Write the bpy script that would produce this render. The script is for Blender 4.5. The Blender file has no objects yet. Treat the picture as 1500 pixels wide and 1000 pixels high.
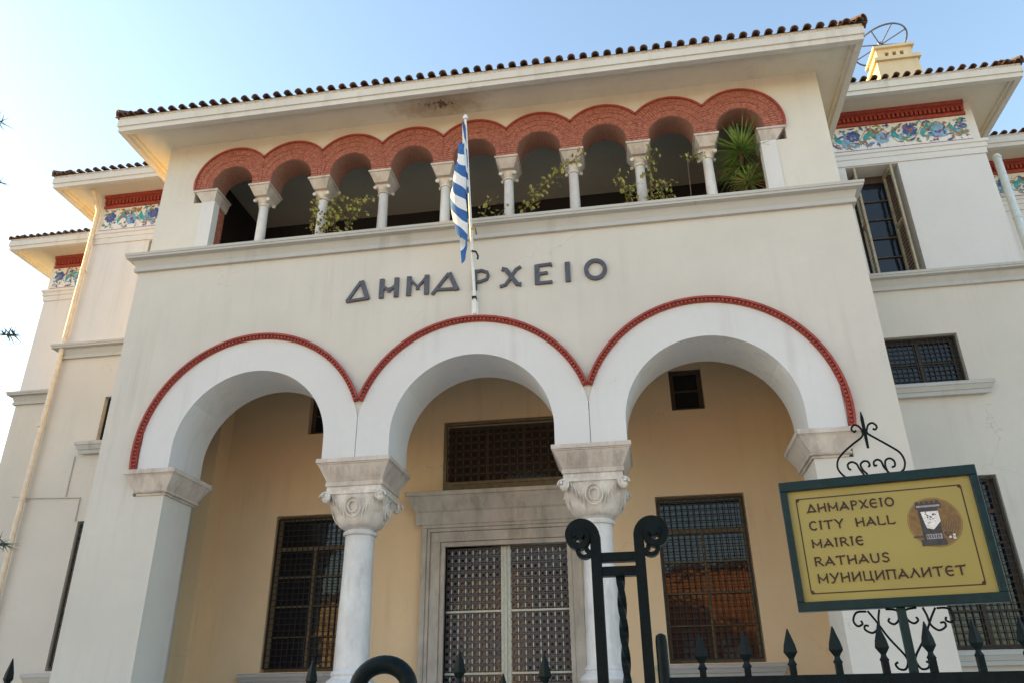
import bpy, bmesh, math, random
from mathutils import Vector, Matrix, Euler
from math import sin, cos, pi, sqrt, radians as R
random.seed(7)
scene = bpy.context.scene
col = scene.collection
G = -4.95            # ground level; z = 0 is the springing line of the big arches

# ------------------------------------------------------------------ camera
cam_d = bpy.data.cameras.new("camera"); cam = bpy.data.objects.new("camera", cam_d); col.objects.link(cam)
yaw, pit, rol = 0.1523, 0.4406, -0.0135
fw = Vector((-sin(yaw)*cos(pit), cos(yaw)*cos(pit), sin(pit)))
r0 = Vector((cos(yaw), sin(yaw), 0)); u0 = r0.cross(fw)
rr = r0*cos(rol)+u0*sin(rol); uu = rr.cross(fw)
M = Matrix((rr, uu, -fw)).transposed().to_4x4(); M.translation = Vector((2.2256, -10.4989, -3.3484))
cam.matrix_world = M
cam_d.sensor_width = 36; cam_d.lens = 1153.75/1500*36; cam_d.clip_end = 5000; cam_d.clip_start = 0.05
scene.camera = cam

# ------------------------------------------------------------------ light
SUN_AZ, SUN_EL = R(4), R(17)      # sun to the left (-X), slightly behind the facade
w = bpy.data.worlds.new("World"); scene.world = w; w.use_nodes = True
nt = w.node_tree; bg = nt.nodes["Background"]; sk = nt.nodes.new("ShaderNodeTexSky")
sk.sky_type = 'NISHITA'; sk.sun_disc = False; sk.sun_elevation = SUN_EL; sk.sun_rotation = -(pi/2-SUN_AZ)
sk.air_density = 1.25; sk.dust_density = 0.9; sk.ozone_density = 0.8
nt.links.new(sk.outputs[0], bg.inputs[0]); bg.inputs[1].default_value = 0.135
sd = bpy.data.lights.new("sun", 'SUN'); sun = bpy.data.objects.new("sun", sd); col.objects.link(sun)
sd.energy = 4.5; sd.angle = R(0.5); sd.color = (1, .64, .19)
tosun = Vector((-cos(SUN_AZ)*cos(SUN_EL), sin(SUN_AZ)*cos(SUN_EL), sin(SUN_EL)))
sun.rotation_euler = tosun.to_track_quat('Z', 'Y').to_euler(); sun.location = (-30, 5, 30)
vs = scene.view_settings; vs.view_transform = 'Standard'; vs.look = 'None'; vs.gamma = 1; vs.exposure = 1.68
vs.use_curve_mapping = False

# ------------------------------------------------------------------ materials
MAT = {}
def new_mat(name):
    m = bpy.data.materials.new(name); m.use_nodes = True
    MAT[name] = m
    return m, m.node_tree, m.node_tree.nodes["Principled BSDF"]
def nd(t, kind, **kw):
    n = t.nodes.new(kind)
    for k, v in kw.items():
        if k.startswith('i_'): n.inputs[k[2:].replace('_', ' ')].default_value = v
        else: setattr(n, k, v)
    return n
def coords(t, scale=(1, 1, 1)):
    g = nd(t, "ShaderNodeNewGeometry"); mp = nd(t, "ShaderNodeMapping"); mp.inputs["Scale"].default_value = scale
    t.links.new(g.outputs["Position"], mp.inputs["Vector"]); return mp.outputs[0]
def noise(t, scale, detail=4, sc=(1, 1, 1), rough=.55):
    n = nd(t, "ShaderNodeTexNoise"); n.inputs["Scale"].default_value = scale; n.inputs["Detail"].default_value = detail
    n.inputs["Roughness"].default_value = rough
    t.links.new(coords(t, sc), n.inputs["Vector"]); return n.outputs[0]
def ramp(t, src, a, b, lo=0., hi=1.):
    n = nd(t, "ShaderNodeMapRange"); n.inputs[1].default_value = a; n.inputs[2].default_value = b
    n.inputs[3].default_value = lo; n.inputs[4].default_value = hi
    t.links.new(src, n.inputs[0]); return n.outputs[0]
def mixc(t, fac, a, b, mode='MIX'):
    n = nd(t, "ShaderNodeMix", data_type='RGBA', blend_type=mode)
    for i, s in ((0, fac), (6, a), (7, b)):
        if hasattr(s, 'links'): t.links.new(s, n.inputs[i])
        else: n.inputs[i].default_value = (s if i == 0 else (*s, 1))
    return n.outputs[2]
def bump(t, bs, src, strength, dist=.01):
    b = nd(t, "ShaderNodeBump"); b.inputs["Strength"].default_value = strength; b.inputs["Distance"].default_value = dist
    t.links.new(src, b.inputs["Height"]); t.links.new(b.outputs[0], bs.inputs["Normal"])
def plaster(name, c, dirt=(.30, .27, .23), streak=.25, patch=.07, rough=.9):
    m, t, bs = new_mat(name)
    dk = tuple(x*(1-patch) for x in c); lt = tuple(min(.9, x*(1+patch*.6)) for x in c)
    base = mixc(t, ramp(t, noise(t, .7, 5), .3, .7), dk, lt)
    base = mixc(t, ramp(t, noise(t, 9, 6), .35, .75, 0, .35), base, tuple(x*.93 for x in c))
    st = nd(t, "ShaderNodeMath", operation='MULTIPLY')
    t.links.new(ramp(t, noise(t, 1.0, 5, (5, 5, .3), .65), .50, .74, 0, streak*1.4), st.inputs[0])
    t.links.new(ramp(t, noise(t, .45, 3), .42, .65), st.inputs[1])
    base = mixc(t, st.outputs[0], base, dirt)
    sp = ramp(t, noise(t, 26, 2), .70, .78, 0, .25)
    base = mixc(t, sp, base, tuple(x*.72 for x in c))
    vo = nd(t, "ShaderNodeTexVoronoi", feature='DISTANCE_TO_EDGE'); vo.inputs["Scale"].default_value = .55
    wp = nd(t, "ShaderNodeVectorMath", operation='ADD'); nv = nd(t, "ShaderNodeTexNoise"); nv.inputs["Scale"].default_value = 2.3; nv.inputs["Detail"].default_value = 6
    t.links.new(coords(t), nv.inputs["Vector"]); t.links.new(coords(t), wp.inputs[0]); t.links.new(nv.outputs["Color"], wp.inputs[1]); t.links.new(wp.outputs[0], vo.inputs["Vector"])
    cr = nd(t, "ShaderNodeMath", operation='MULTIPLY'); t.links.new(ramp(t, vo.outputs["Distance"], .001, .0045, .28, 0), cr.inputs[0])
    t.links.new(ramp(t, noise(t, .8, 3), .56, .63), cr.inputs[1])
    base = mixc(t, cr.outputs[0], base, tuple(x*.55 for x in dirt))
    t.links.new(base, bs.inputs["Base Color"]); bs.inputs["Roughness"].default_value = rough
    bs.inputs["Specular IOR Level"].default_value = .25
    h = nd(t, "ShaderNodeMath", operation='ADD')
    t.links.new(noise(t, 90, 4), h.inputs[0]); t.links.new(ramp(t, noise(t, 3, 3), 0, 1, 0, 3), h.inputs[1])
    bump(t, bs, h.outputs[0], .16, .012)
    return m
def stone(name, c, c2, vein=.5, rough=.6, sc=4):
    m, t, bs = new_mat(name)
    base = mixc(t, ramp(t, noise(t, sc, 8, (1, 1, .6), .65), .35, .68), c, c2)
    base = mixc(t, ramp(t, noise(t, 2.2, 8, (1.6, 1.6, .5), .7), .52, .62, 0, vein), base, tuple(x*.62 for x in c2))
    base = mixc(t, ramp(t, noise(t, 40, 3), .6, .8, 0, .4), base, tuple(x*.6 for x in c))
    t.links.new(base, bs.inputs["Base Color"]); bs.inputs["Roughness"].default_value = rough
    bump(t, bs, noise(t, 45, 6), .25, .012)
    return m
def plain(name, c, rough=.5, metal=0, var=.15, nsc=20, bmp=.1, spec=.5, c2=None, coat=0):
    m, t, bs = new_mat(name)
    base = mixc(t, ramp(t, noise(t, nsc, 5), .3, .7), tuple(x*(1-var) for x in c), c2 or tuple(min(1, x*(1+var)) for x in c))
    t.links.new(base, bs.inputs["Base Color"]); bs.inputs["Roughness"].default_value = rough
    bs.inputs["Metallic"].default_value = metal; bs.inputs["Specular IOR Level"].default_value = spec
    if bmp: bump(t, bs, noise(t, nsc*4, 4), bmp, .004)
    return m
plaster("cream_plaster", (.59, .565, .52))
plaster("pale_plaster", (.63, .61, .56), streak=.18)
plaster("white_plaster", (.645, .645, .65), streak=.22, patch=.05)
plaster("ochre_plaster", (.80, .615, .40), dirt=(.35, .22, .10), streak=.2, patch=.08)
plaster("chimney_plaster", (.66, .56, .38), streak=.35)
plaster("fascia_plaster", (.62, .61, .58), streak=.3)
plaster("eave_plaster", (.68, .635, .54), streak=.15)
plaster("trim_plaster", (.47, .47, .46), dirt=(.16, .15, .13), streak=.4)
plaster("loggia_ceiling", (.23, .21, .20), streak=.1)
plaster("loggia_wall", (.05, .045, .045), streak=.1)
stone("weathered_stone", (.60, .545, .49), (.43, .37, .33), .5)
stone("marble", (.70, .69, .68), (.52, .51, .51), .35, .45, 3)
stone("carved_marble", (.72, .68, .63), (.50, .45, .40), .4, .6, 7)
stone("door_marble", (.55, .50, .44), (.38, .34, .29), .45, .55, 3.5)
plain("red_brick", (.36, .10, .065), .85, var=.35, nsc=24, bmp=.4, c2=(.48, .18, .125))
plain("red_mortar", (.30, .155, .12), .9, var=.2, nsc=30, bmp=.3)
plain("red_moulding", (.30, .055, .04), .8, var=.25, nsc=16, bmp=.3)
plain("clay_tile", (.085, .047, .036), .85, var=.5, nsc=5, bmp=.5, c2=(.19, .11, .08))
plain("tile_mortar", (.52, .46, .39), .95, var=.3, nsc=25, bmp=.6)
plain("dark_wood", (.075, .05, .032), .6, var=.3, nsc=14)
plain("olive_wood", (.16, .125, .07), .6, var=.25, nsc=14)
plain("shutter_wood", (.36, .31, .22), .65, var=.2, nsc=12)
plain("black_iron", (.018, .017, .016), .5, .4, var=.3, nsc=30)
plain("bronze_lattice", (.105, .10, .115), .5, .3, var=.25, nsc=25)
plain("pale_bronze", (.50, .54, .49), .5, .3, var=.12, nsc=18)
plain("green_iron", (.002, .0075, .0095), .45, .0, var=.4, nsc=35, bmp=.25, spec=.12)
plain("sign_frame_paint", (.003, .023, .028), .4, 0, var=.25, nsc=30, bmp=.15, spec=.25)
plain("sign_gold", (.285, .245, .072), .35, .0, var=.07, nsc=3.5, bmp=.05, spec=.5)
plain("sign_ink", (.028, .010, .006), .5, 0, var=.25, nsc=60, bmp=0)
plain("emblem_brown", (.17, .10, .035), .5, 0, var=.25, nsc=60, bmp=0)
plain("emblem_grey", (.035, .037, .042), .5, 0, var=.4, nsc=90, bmp=0)
plain("emblem_white", (.62, .64, .64), .5, 0, var=.2, nsc=90, bmp=0)
plain("emblem_silver", (.25, .25, .28), .5, 0, var=.3, nsc=90, bmp=0)
plain("letter_metal", (.085, .085, .10), .5, .3, var=.25, nsc=20)
plain("white_paint", (.74, .76, .78), .4, 0, var=.06, nsc=9)
plain("cream_paint", (.66, .58, .46), .5, 0, var=.12, nsc=9)
plain("bluish_pipe_paint", (.58, .66, .72), .4, 0, var=.1, nsc=9)
plain("flag_blue", (.03, .125, .38), .8, 0, var=.15, nsc=14, bmp=.1)
plain("flag_white", (.74, .77, .82), .8, 0, var=.06, nsc=14, bmp=.1)
plain("tile_white", (.70, .69, .66), .25, 0, var=.07, nsc=8, bmp=.05)
plain("glaze_blue", (.05, .105, .30), .25, 0, var=.35, nsc=30, bmp=0)
plain("glaze_pale_blue", (.20, .36, .55), .25, 0, var=.25, nsc=30, bmp=0)
plain("glaze_turquoise", (.035, .34, .36), .25, 0, var=.3, nsc=30, bmp=0)
plain("glaze_brown", (.30, .15, .06), .3, 0, var=.3, nsc=30, bmp=0)
plain("glaze_olive", (.23, .25, .10), .3, 0, var=.3, nsc=30, bmp=0)
plain("glaze_purple", (.28, .10, .17), .3, 0, var=.2, nsc=30, bmp=0)
plain("yucca_green", (.10, .23, .045), .4, 0, var=.5, nsc=5, bmp=0, c2=(.28, .42, .10))
plain("yucca_dry", (.30, .27, .10), .7, 0, var=.4, nsc=5, bmp=0)
plain("vine_leaf", (.17, .21, .04), .55, 0, var=.5, nsc=9, bmp=0, c2=(.48, .42, .10))
plain("vine_stem", (.10, .07, .04), .8, 0, var=.3)
plain("pine_needle", (.06, .10, .06), .6, 0, var=.5, nsc=9, bmp=0)
plain("bark", (.10, .07, .05), .95, 0, var=.4, nsc=9, bmp=.6)
plain("terracotta_wall", (.60, .26, .09), .9, 0, var=.2, nsc=1.2)
plain("concrete", (.36, .34, .31), .9, 0, var=.15, nsc=3, bmp=.3)
plain("asphalt", (.05, .05, .052), .9, 0, var=.25, nsc=8, bmp=.4)
plain("earth", (.12, .11, .07), .95, 0, var=.3, nsc=.5, bmp=.4)
plain("galvanised_wire", (.12, .14, .22), .5, .5, var=.2)
def glass():
    m, t, bs = new_mat("dark_glass")
    bs.inputs["Base Color"].default_value = (.012, .014, .02, 1); bs.inputs["Roughness"].default_value = .04
    bs.inputs["IOR"].default_value = 1.45; bs.inputs["Specular IOR Level"].default_value = .6
    bump(t, bs, noise(t, 2.2, 3), .2, .02)
glass()
def pavers():
    m, t, bs = new_mat("paving")
    b = nd(t, "ShaderNodeTexBrick"); b.inputs["Color1"].default_value = (.66, .56, .42, 1); b.inputs["Color2"].default_value = (.60, .50, .38, 1)
    b.inputs["Mortar"].default_value = (.3, .25, .19, 1); b.inputs["Scale"].default_value = 1.0
    b.inputs["Mortar Size"].default_value = .006; b.inputs["Brick Width"].default_value = .5; b.inputs["Row Height"].default_value = .5
    t.links.new(coords(t), b.inputs["Vector"])
    c = mixc(t, ramp(t, noise(t, 2, 5), .35, .7, 0, .5), b.outputs[0], (.48, .40, .30))
    t.links.new(c, bs.inputs["Base Color"]); bs.inputs["Roughness"].default_value = .85
    bump(t, bs, noise(t, 50, 4), .2)
pavers()
def stained_eave():
    # the front soffit: plaster with one patch of peeling, water-stained plaster
    m = MAT["eave_plaster"].copy(); m.name = "stained_eave_plaster"; MAT["stained_eave"] = m; t = m.node_tree
    bs = t.nodes["Principled BSDF"]; src = bs.inputs["Base Color"].links[0].from_socket
    g = nd(t, "ShaderNodeNewGeometry"); v = nd(t, "ShaderNodeVectorMath", operation='SUBTRACT'); v.inputs[1].default_value = (-.55, -.22, 6.2)
    t.links.new(g.outputs["Position"], v.inputs[0])
    s = nd(t, "ShaderNodeVectorMath", operation='MULTIPLY'); s.inputs[1].default_value = (.75, 1.7, 1); t.links.new(v.outputs[0], s.inputs[0])
    l = nd(t, "ShaderNodeVectorMath", operation='LENGTH'); t.links.new(s.outputs[0], l.inputs[0])
    a = nd(t, "ShaderNodeMath", operation='ADD'); t.links.new(l.outputs["Value"], a.inputs[0])
    t.links.new(ramp(t, noise(t, 4.5, 6, (1, 1, 1), .7), 0, 1, -.55, .55), a.inputs[1])
    c = mixc(t, ramp(t, a.outputs[0], .25, .75, .75, 0), src, (.36, .25, .16))
    a2 = nd(t, "ShaderNodeMath", operation='ADD'); t.links.new(l.outputs["Value"], a2.inputs[0])
    t.links.new(ramp(t, noise(t, 13, 6, (1, .5, 1), .75), 0, 1, -.75, .75), a2.inputs[1])
    c = mixc(t, ramp(t, a2.outputs[0], .02, .16, .85, 0), c, (.07, .05, .04))
    t.links.new(c, bs.inputs["Base Color"])
stained_eave()

# ------------------------------------------------------------------ mesh helpers
class MB:
    def __init__(s): s.v = []; s.f = []; s.m = []; s.sm = []
    def quad(s, *pts, mi=0, sm=False):
        b = len(s.v); s.v += [tuple(p) for p in pts]; s.f.append(tuple(range(b, b+len(pts)))); s.m.append(mi); s.sm.append(sm)
    def box(s, x0, x1, y0, y1, z0, z1, mi=0):
        b = len(s.v); s.v += [(x, y, z) for x in (x0, x1) for y in (y0, y1) for z in (z0, z1)]
        for f in ((0, 1, 3, 2), (4, 6, 7, 5), (0, 4, 5, 1), (2, 3, 7, 6), (0, 2, 6, 4), (1, 5, 7, 3)):
            s.f.append(tuple(b+i for i in f)); s.m.append(mi); s.sm.append(False)
    def prism(s, poly, y0, y1, mi=0, ax='y'):
        n = len(poly); b = len(s.v)
        P = (lambda p, y: (p[0], y, p[1])) if ax == 'y' else ((lambda p, x: (x, p[0], p[1])) if ax == 'x' else (lambda p, z: (p[0], p[1], z)))
        s.v += [P(p, y0) for p in poly]+[P(p, y1) for p in poly]
        s.f.append(tuple(range(b, b+n))); s.f.append(tuple(range(b+2*n-1, b+n-1, -1)))
        for i in range(n): j = (i+1) % n; s.f.append((b+i, b+n+i, b+n+j, b+j))
        s.m += [mi]*(n+2); s.sm += [False]*(n+2)
    def rings(s, rs, cap=True, mi=0, sm=True, closed=True):
        b = len(s.v); n = len(rs[0])
        for r in rs: s.v += [tuple(p) for p in r]
        for k in range(len(rs)-1):
            for i in range(n if closed else n-1):
                j = (i+1) % n
                s.f.append((b+k*n+i, b+k*n+j, b+(k+1)*n+j, b+(k+1)*n+i)); s.m.append(mi); s.sm.append(sm)
        if cap:
            s.f.append(tuple(b+i for i in range(n-1, -1, -1))); s.f.append(tuple(b+(len(rs)-1)*n+i for i in range(n)))
            s.m += [mi, mi]; s.sm += [False, False]
    def tube(s, path, r, n=8, mi=0, cap=True, flat=None):
        """round tube along a path; r a number or one per point; flat=(a,b) gives an a x b bar (b along Y)"""
        path = [Vector(p) for p in path]; rs = []
        up = Vector((0, 1, 0))
        for i, p in enumerate(path):
            t = (path[min(i+1, len(path)-1)]-path[max(i-1, 0)]).normalized()
            a = up-t*up.dot(t)
            if a.length < .05: a = Vector((1, 0, 0))-t*t.x
            a.normalize(); c = t.cross(a); rad = r[i] if isinstance(r, (list, tuple)) else r
            if flat:
                k = (rad if isinstance(r, (list, tuple)) else 1)
                rs.append([p+c*(sx*flat[0]/2*k)+a*(sy*flat[1]/2) for sx, sy in ((-1, -1), (1, -1), (1, 1), (-1, 1))])
            else:
                rs.append([p+(a*cos(2*pi*q/n)+c*sin(2*pi*q/n))*rad for q in range(n)])
        s.rings(rs, cap, mi, not flat)
    def lathe(s, prof, cx, cy, n=32, mi=0, sm=True):
        s.rings([[(cx+r*cos(2*pi*i/n), cy+r*sin(2*pi*i/n), z) for i in range(n)] for r, z in prof], True, mi, sm)
    def frustum(s, b0, b1, z0, z1, mi=0):
        """b = (x0,x1,y0,y1) rectangle at z0 and at z1"""
        rc = lambda b, z: [(b[0], b[2], z), (b[1], b[2], z), (b[1], b[3], z), (b[0], b[3], z)]
        s.rings([rc(b0, z0), rc(b1, z1)], True, mi, False)
    def build(s, name, mats, parent=None, origin=None, fix=True, bevel=0, kind=None, label=None):
        me = bpy.data.meshes.new(name)
        if origin is None:
            if s.v:
                lo = [min(p[i] for p in s.v) for i in range(3)]; hi = [max(p[i] for p in s.v) for i in range(3)]
                origin = Vector(((lo[0]+hi[0])/2, (lo[1]+hi[1])/2, lo[2]))
            else: origin = Vector((0, 0, 0))
        origin = Vector(origin)
        me.from_pydata([tuple(Vector(p)-origin) for p in s.v], [], s.f)
        for m in (mats if isinstance(mats, (list, tuple)) else [mats]): me.materials.append(MAT[m])
        me.polygons.foreach_set("material_index", s.m); me.polygons.foreach_set("use_smooth", s.sm)
        if fix:
            bm = bmesh.new(); bm.from_mesh(me); bmesh.ops.remove_doubles(bm, verts=bm.verts, dist=1e-5)
            bmesh.ops.recalc_face_normals(bm, faces=bm.faces); bm.to_mesh(me); bm.free()
            if any(s.sm): me.set_sharp_from_angle(angle=R(38))
        me.update()
        o = bpy.data.objects.new(name, me); col.objects.link(o)
        attach(o, parent, origin)
        if kind: o["kind"] = kind
        if label: o["label"] = label
        if bevel:
            b = o.modifiers.new("bevel", 'BEVEL'); b.width = bevel; b.segments = 2; b.limit_method = 'ANGLE'; b.angle_limit = R(40)
        return o
def attach(o, parent, loc):
    o.location = loc
    if parent:
        o.parent = parent; o.location = Vector(loc)-world(parent)
def world(o):
    p = Vector(o.location)
    while o.parent: o = o.parent; p += Vector(o.location)
    return p
def thing(name, label, cat, loc, group=None, rotz=0):
    o = bpy.data.objects.new(name, None); col.objects.link(o); o.location = loc; o.rotation_euler = (0, 0, rotz)
    o.empty_display_size = .2
    o["label"] = label; o["category"] = cat
    if group: o["group"] = group
    return o
def part_empty(name, parent, loc):
    o = bpy.data.objects.new(name, None); col.objects.link(o); attach(o, parent, loc); o.empty_display_size = .1; return o
def put(src, name, parent, loc, rot=(0, 0, 0)):
    o = bpy.data.objects.new(name, src.data); col.objects.link(o); attach(o, parent, loc); o.rotation_euler = rot; return o
def rect_wall(m, x0, x1, z0, z1, y0, y1, holes=()):
    """wall with rectangular openings, front at y0, back at y1, reveals in between"""
    xs = sorted({x0, x1, *[h[0] for h in holes], *[h[1] for h in holes]}); zs = sorted({z0, z1, *[h[2] for h in holes], *[h[3] for h in holes]})
    xs = [x for x in xs if x0 <= x <= x1]; zs = [z for z in zs if z0 <= z <= z1]
    inh = lambda x, z: any(h[0] < x < h[1] and h[2] < z < h[3] for h in holes)
    for i in range(len(xs)-1):
        for j in range(len(zs)-1):
            if inh((xs[i]+xs[i+1])/2, (zs[j]+zs[j+1])/2): continue
            for y in (y0, y1): m.quad((xs[i], y, zs[j]), (xs[i+1], y, zs[j]), (xs[i+1], y, zs[j+1]), (xs[i], y, zs[j+1]))
    def rim(a, b, c, d):
        m.quad((a, y0, c), (b, y0, c), (b, y1, c), (a, y1, c)); m.quad((a, y0, d), (b, y0, d), (b, y1, d), (a, y1, d))
        m.quad((a, y0, c), (a, y1, c), (a, y1, d), (a, y0, d)); m.quad((b, y0, c), (b, y1, c), (b, y1, d), (b, y0, d))
    rim(x0, x1, z0, z1)
    for h in holes: rim(*h)
def strip_wall(m, xs, bot, top, y0, y1):
    """wall between curves bot(x,side) and top(x,side); side -1/+1 gives the value just left/right of x"""
    for a, b in zip(xs[:-1], xs[1:]):
        ba, bb, ta, tb = bot(a, 1), bot(b, -1), top(a, 1), top(b, -1)
        if ta-ba < 1e-4 and tb-bb < 1e-4: continue
        for y in (y0, y1): m.quad((a, y, ba), (b, y, bb), (b, y, tb), (a, y, ta))
        m.quad((a, y0, ba), (b, y0, bb), (b, y1, bb), (a, y1, ba), sm=True); m.quad((a, y0, ta), (b, y0, tb), (b, y1, tb), (a, y1, ta))
    for i, x in enumerate(xs):
        for fn in (bot, top):
            if 0 < i < len(xs)-1 and abs(fn(x, -1)-fn(x, 1)) > 1e-4:
                l, h = sorted((fn(x, -1), fn(x, 1))); m.quad((x, y0, l), (x, y1, l), (x, y1, h), (x, y0, h))
    for x, sd_ in ((xs[0], 1), (xs[-1], -1)):
        l, h = bot(x, sd_), top(x, sd_); m.quad((x, y0, l), (x, y1, l), (x, y1, h), (x, y0, h))
def arc_band(m, cx, cz, ra, rb, a0, a1, y0, y1, n=40, mi=0):
    rs = []
    for i in range(n+1):
        a = a0+(a1-a0)*i/n; c, s_ = cos(a), sin(a)
        rs.append([(cx+ra*c, y0, cz+ra*s_), (cx+rb*c, y0, cz+rb*s_), (cx+rb*c, y1, cz+rb*s_), (cx+ra*c, y1, cz+ra*s_)])
    m.rings(rs, True, mi, False)
def clip(poly, a, b, c):
    """keep the part of a convex polygon where a*x+b*z<=c"""
    out = []
    for i, p in enumerate(poly):
        q = poly[(i+1) % len(poly)]; dp = a*p[0]+b*p[1]-c; dq = a*q[0]+b*q[1]-c
        if dp <= 0: out.append(p)
        if (dp < 0 < dq) or (dq < 0 < dp):
            t = dp/(dp-dq); out.append((p[0]+t*(q[0]-p[0]), p[1]+t*(q[1]-p[1])))
    return out
def moulding(m, prof, path, mi=0):
    """prof: list of (out, z); path: list of (x, y, nx, ny) corner points with the outward mitre direction"""
    rs = [[(x+nx*o, y+ny*o, z) for o, z in prof] for x, y, nx, ny in path]
    m.rings(rs, True, mi, False)

# ================================================================== SETTING
m = MB(); m.quad((-900, -900, G-.03), (900, -900, G-.03), (900, 900, G-.03), (-900, 900, G-.03)); m.build("ground", "earth", kind="structure", fix=False)
m = MB(); m.quad((-60, -60, G-.018), (60, -60, G-.018), (60, -7.65, G-.018), (-60, -7.65, G-.018)); m.build("bounce_paving", "paving", kind="structure", fix=False)  # unseen street, made pale paving to bounce warm light at the facade
m = MB(); m.box(-24, 24, -7.2, 3.0, G-.2, G); m.build("forecourt", "paving", kind="structure")

# ================================================================== CITY HALL
hall = thing("city_hall", "cream two-storey city hall with three white arches and a red brick loggia above", "building", (0, 3, G))
S = 3.4; CZ = .30; RI = 1.2; RW = 1.725; RO = 1.80; AT = .9
CX = (-S, 0, S)
def intrados(x):
    for c in CX:
        if abs(x-c) < RI: return CZ+sqrt(max(0, RI*RI-(x-c)**2))
    return None
def extrados(x, r):
    z = 0
    for c in CX:
        if abs(x-c) <= r: z = max(z, CZ+sqrt(max(0, r*r-(x-c)**2)))
    return z
XE = S+sqrt(RW*RW-CZ*CZ)          # where the white ring meets the impost
def samples(a, b, extra=()):
    xs = {a, b, *extra}
    for c in CX:
        for r in (RI, RW):
            for i in range(65):
                x = c-r*cos(pi*i/64)
                if a <= x <= b: xs.add(x)
    xs = sorted(xs); out = [xs[0]]
    for x in xs[1:]:
        if x-out[-1] > 1e-5: out.append(x)
    return out
# white archivolt wall
m = MB()
edges = [c+s_*RI for c in CX for s_ in (-1, 1)]
def wb(x, sd_):
    v = intrados(x+sd_*1e-4); return 0 if v is None else v
def wt(x, sd_): return extrados(x+sd_*1e-6 if abs(x) < XE else x, RW)
for a, b in ((-XE, -S/2-.005), (-S/2+.005, S/2-.005), (S/2+.005, XE)):
    strip_wall(m, samples(a, b, [e for e in edges if a < e < b]), wb, wt, -.02, AT)
m.box(-S/2-.005, -S/2+.005, .01, AT-.01, 0, .5); m.box(S/2-.005, S/2+.005, .01, AT-.01, 0, .5)
m.build("arcade_arch", "white_plaster", hall)
# cream wall above the arcade, with the end piers
m = MB()
def cb(x, sd_):
    xx = x+sd_*1e-6
    if abs(xx) > XE: return G
    return extrados(xx, RW)
for a, b in ((-5.8, 5.8),):
    strip_wall(m, samples(a, b, (-XE, XE)), cb, lambda x, s_: 3.62, 0, AT-.01)
m.build("front_wall", "cream_plaster", hall)
for sx in (-1, 1):
    m = MB(); m.box(*sorted((sx*XE, sx*4.60)), 0, .78, G, -.38)
    m.build("pier", "cream_plaster", hall)
    m = MB(); m.box(*sorted((sx*5.8, sx*5.62)), AT-.01, 2.55, G, 3.5); m.build("side_wall", "cream_plaster", hall)
    m = MB(); m.box(*sorted((sx*5.795, sx*5.33)), 2.55, 2.999, -3.2, 3.2); m.build("respond", "ochre_plaster", hall)
# red dentilled bands round the three arches
m = MB()
av = math.acos((S/2)/RO)
zb0 = math.asin(-CZ/RO)
for i, c in enumerate(CX):
    a0 = av if i < 2 else zb0; a1 = pi-av if i > 0 else pi-zb0
    arc_band(m, c, CZ, RW, RO, a0, a1, -.045, .02, 60)
    arc_band(m, c, CZ, RW+.055, RO+.012, a0+.004, a1-.004, -.085, -.045, 60)
    for r_, d_, y_ in ((RW+.012, .036, -.072),):
        n = int((a1-a0)*r_/.058)
        for k in range(n):
            a = a0+(a1-a0)*(k+.5)/n; da = .016/r_
            pts = [(c+r*cos(t), CZ+r*sin(t)) for r, t in ((r_, a-da), (r_+d_, a-da), (r_+d_, a+da), (r_, a+da))]
            m.prism(pts, y_, -.045)
m.build("arch_moulding", "red_moulding", hall)

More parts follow.
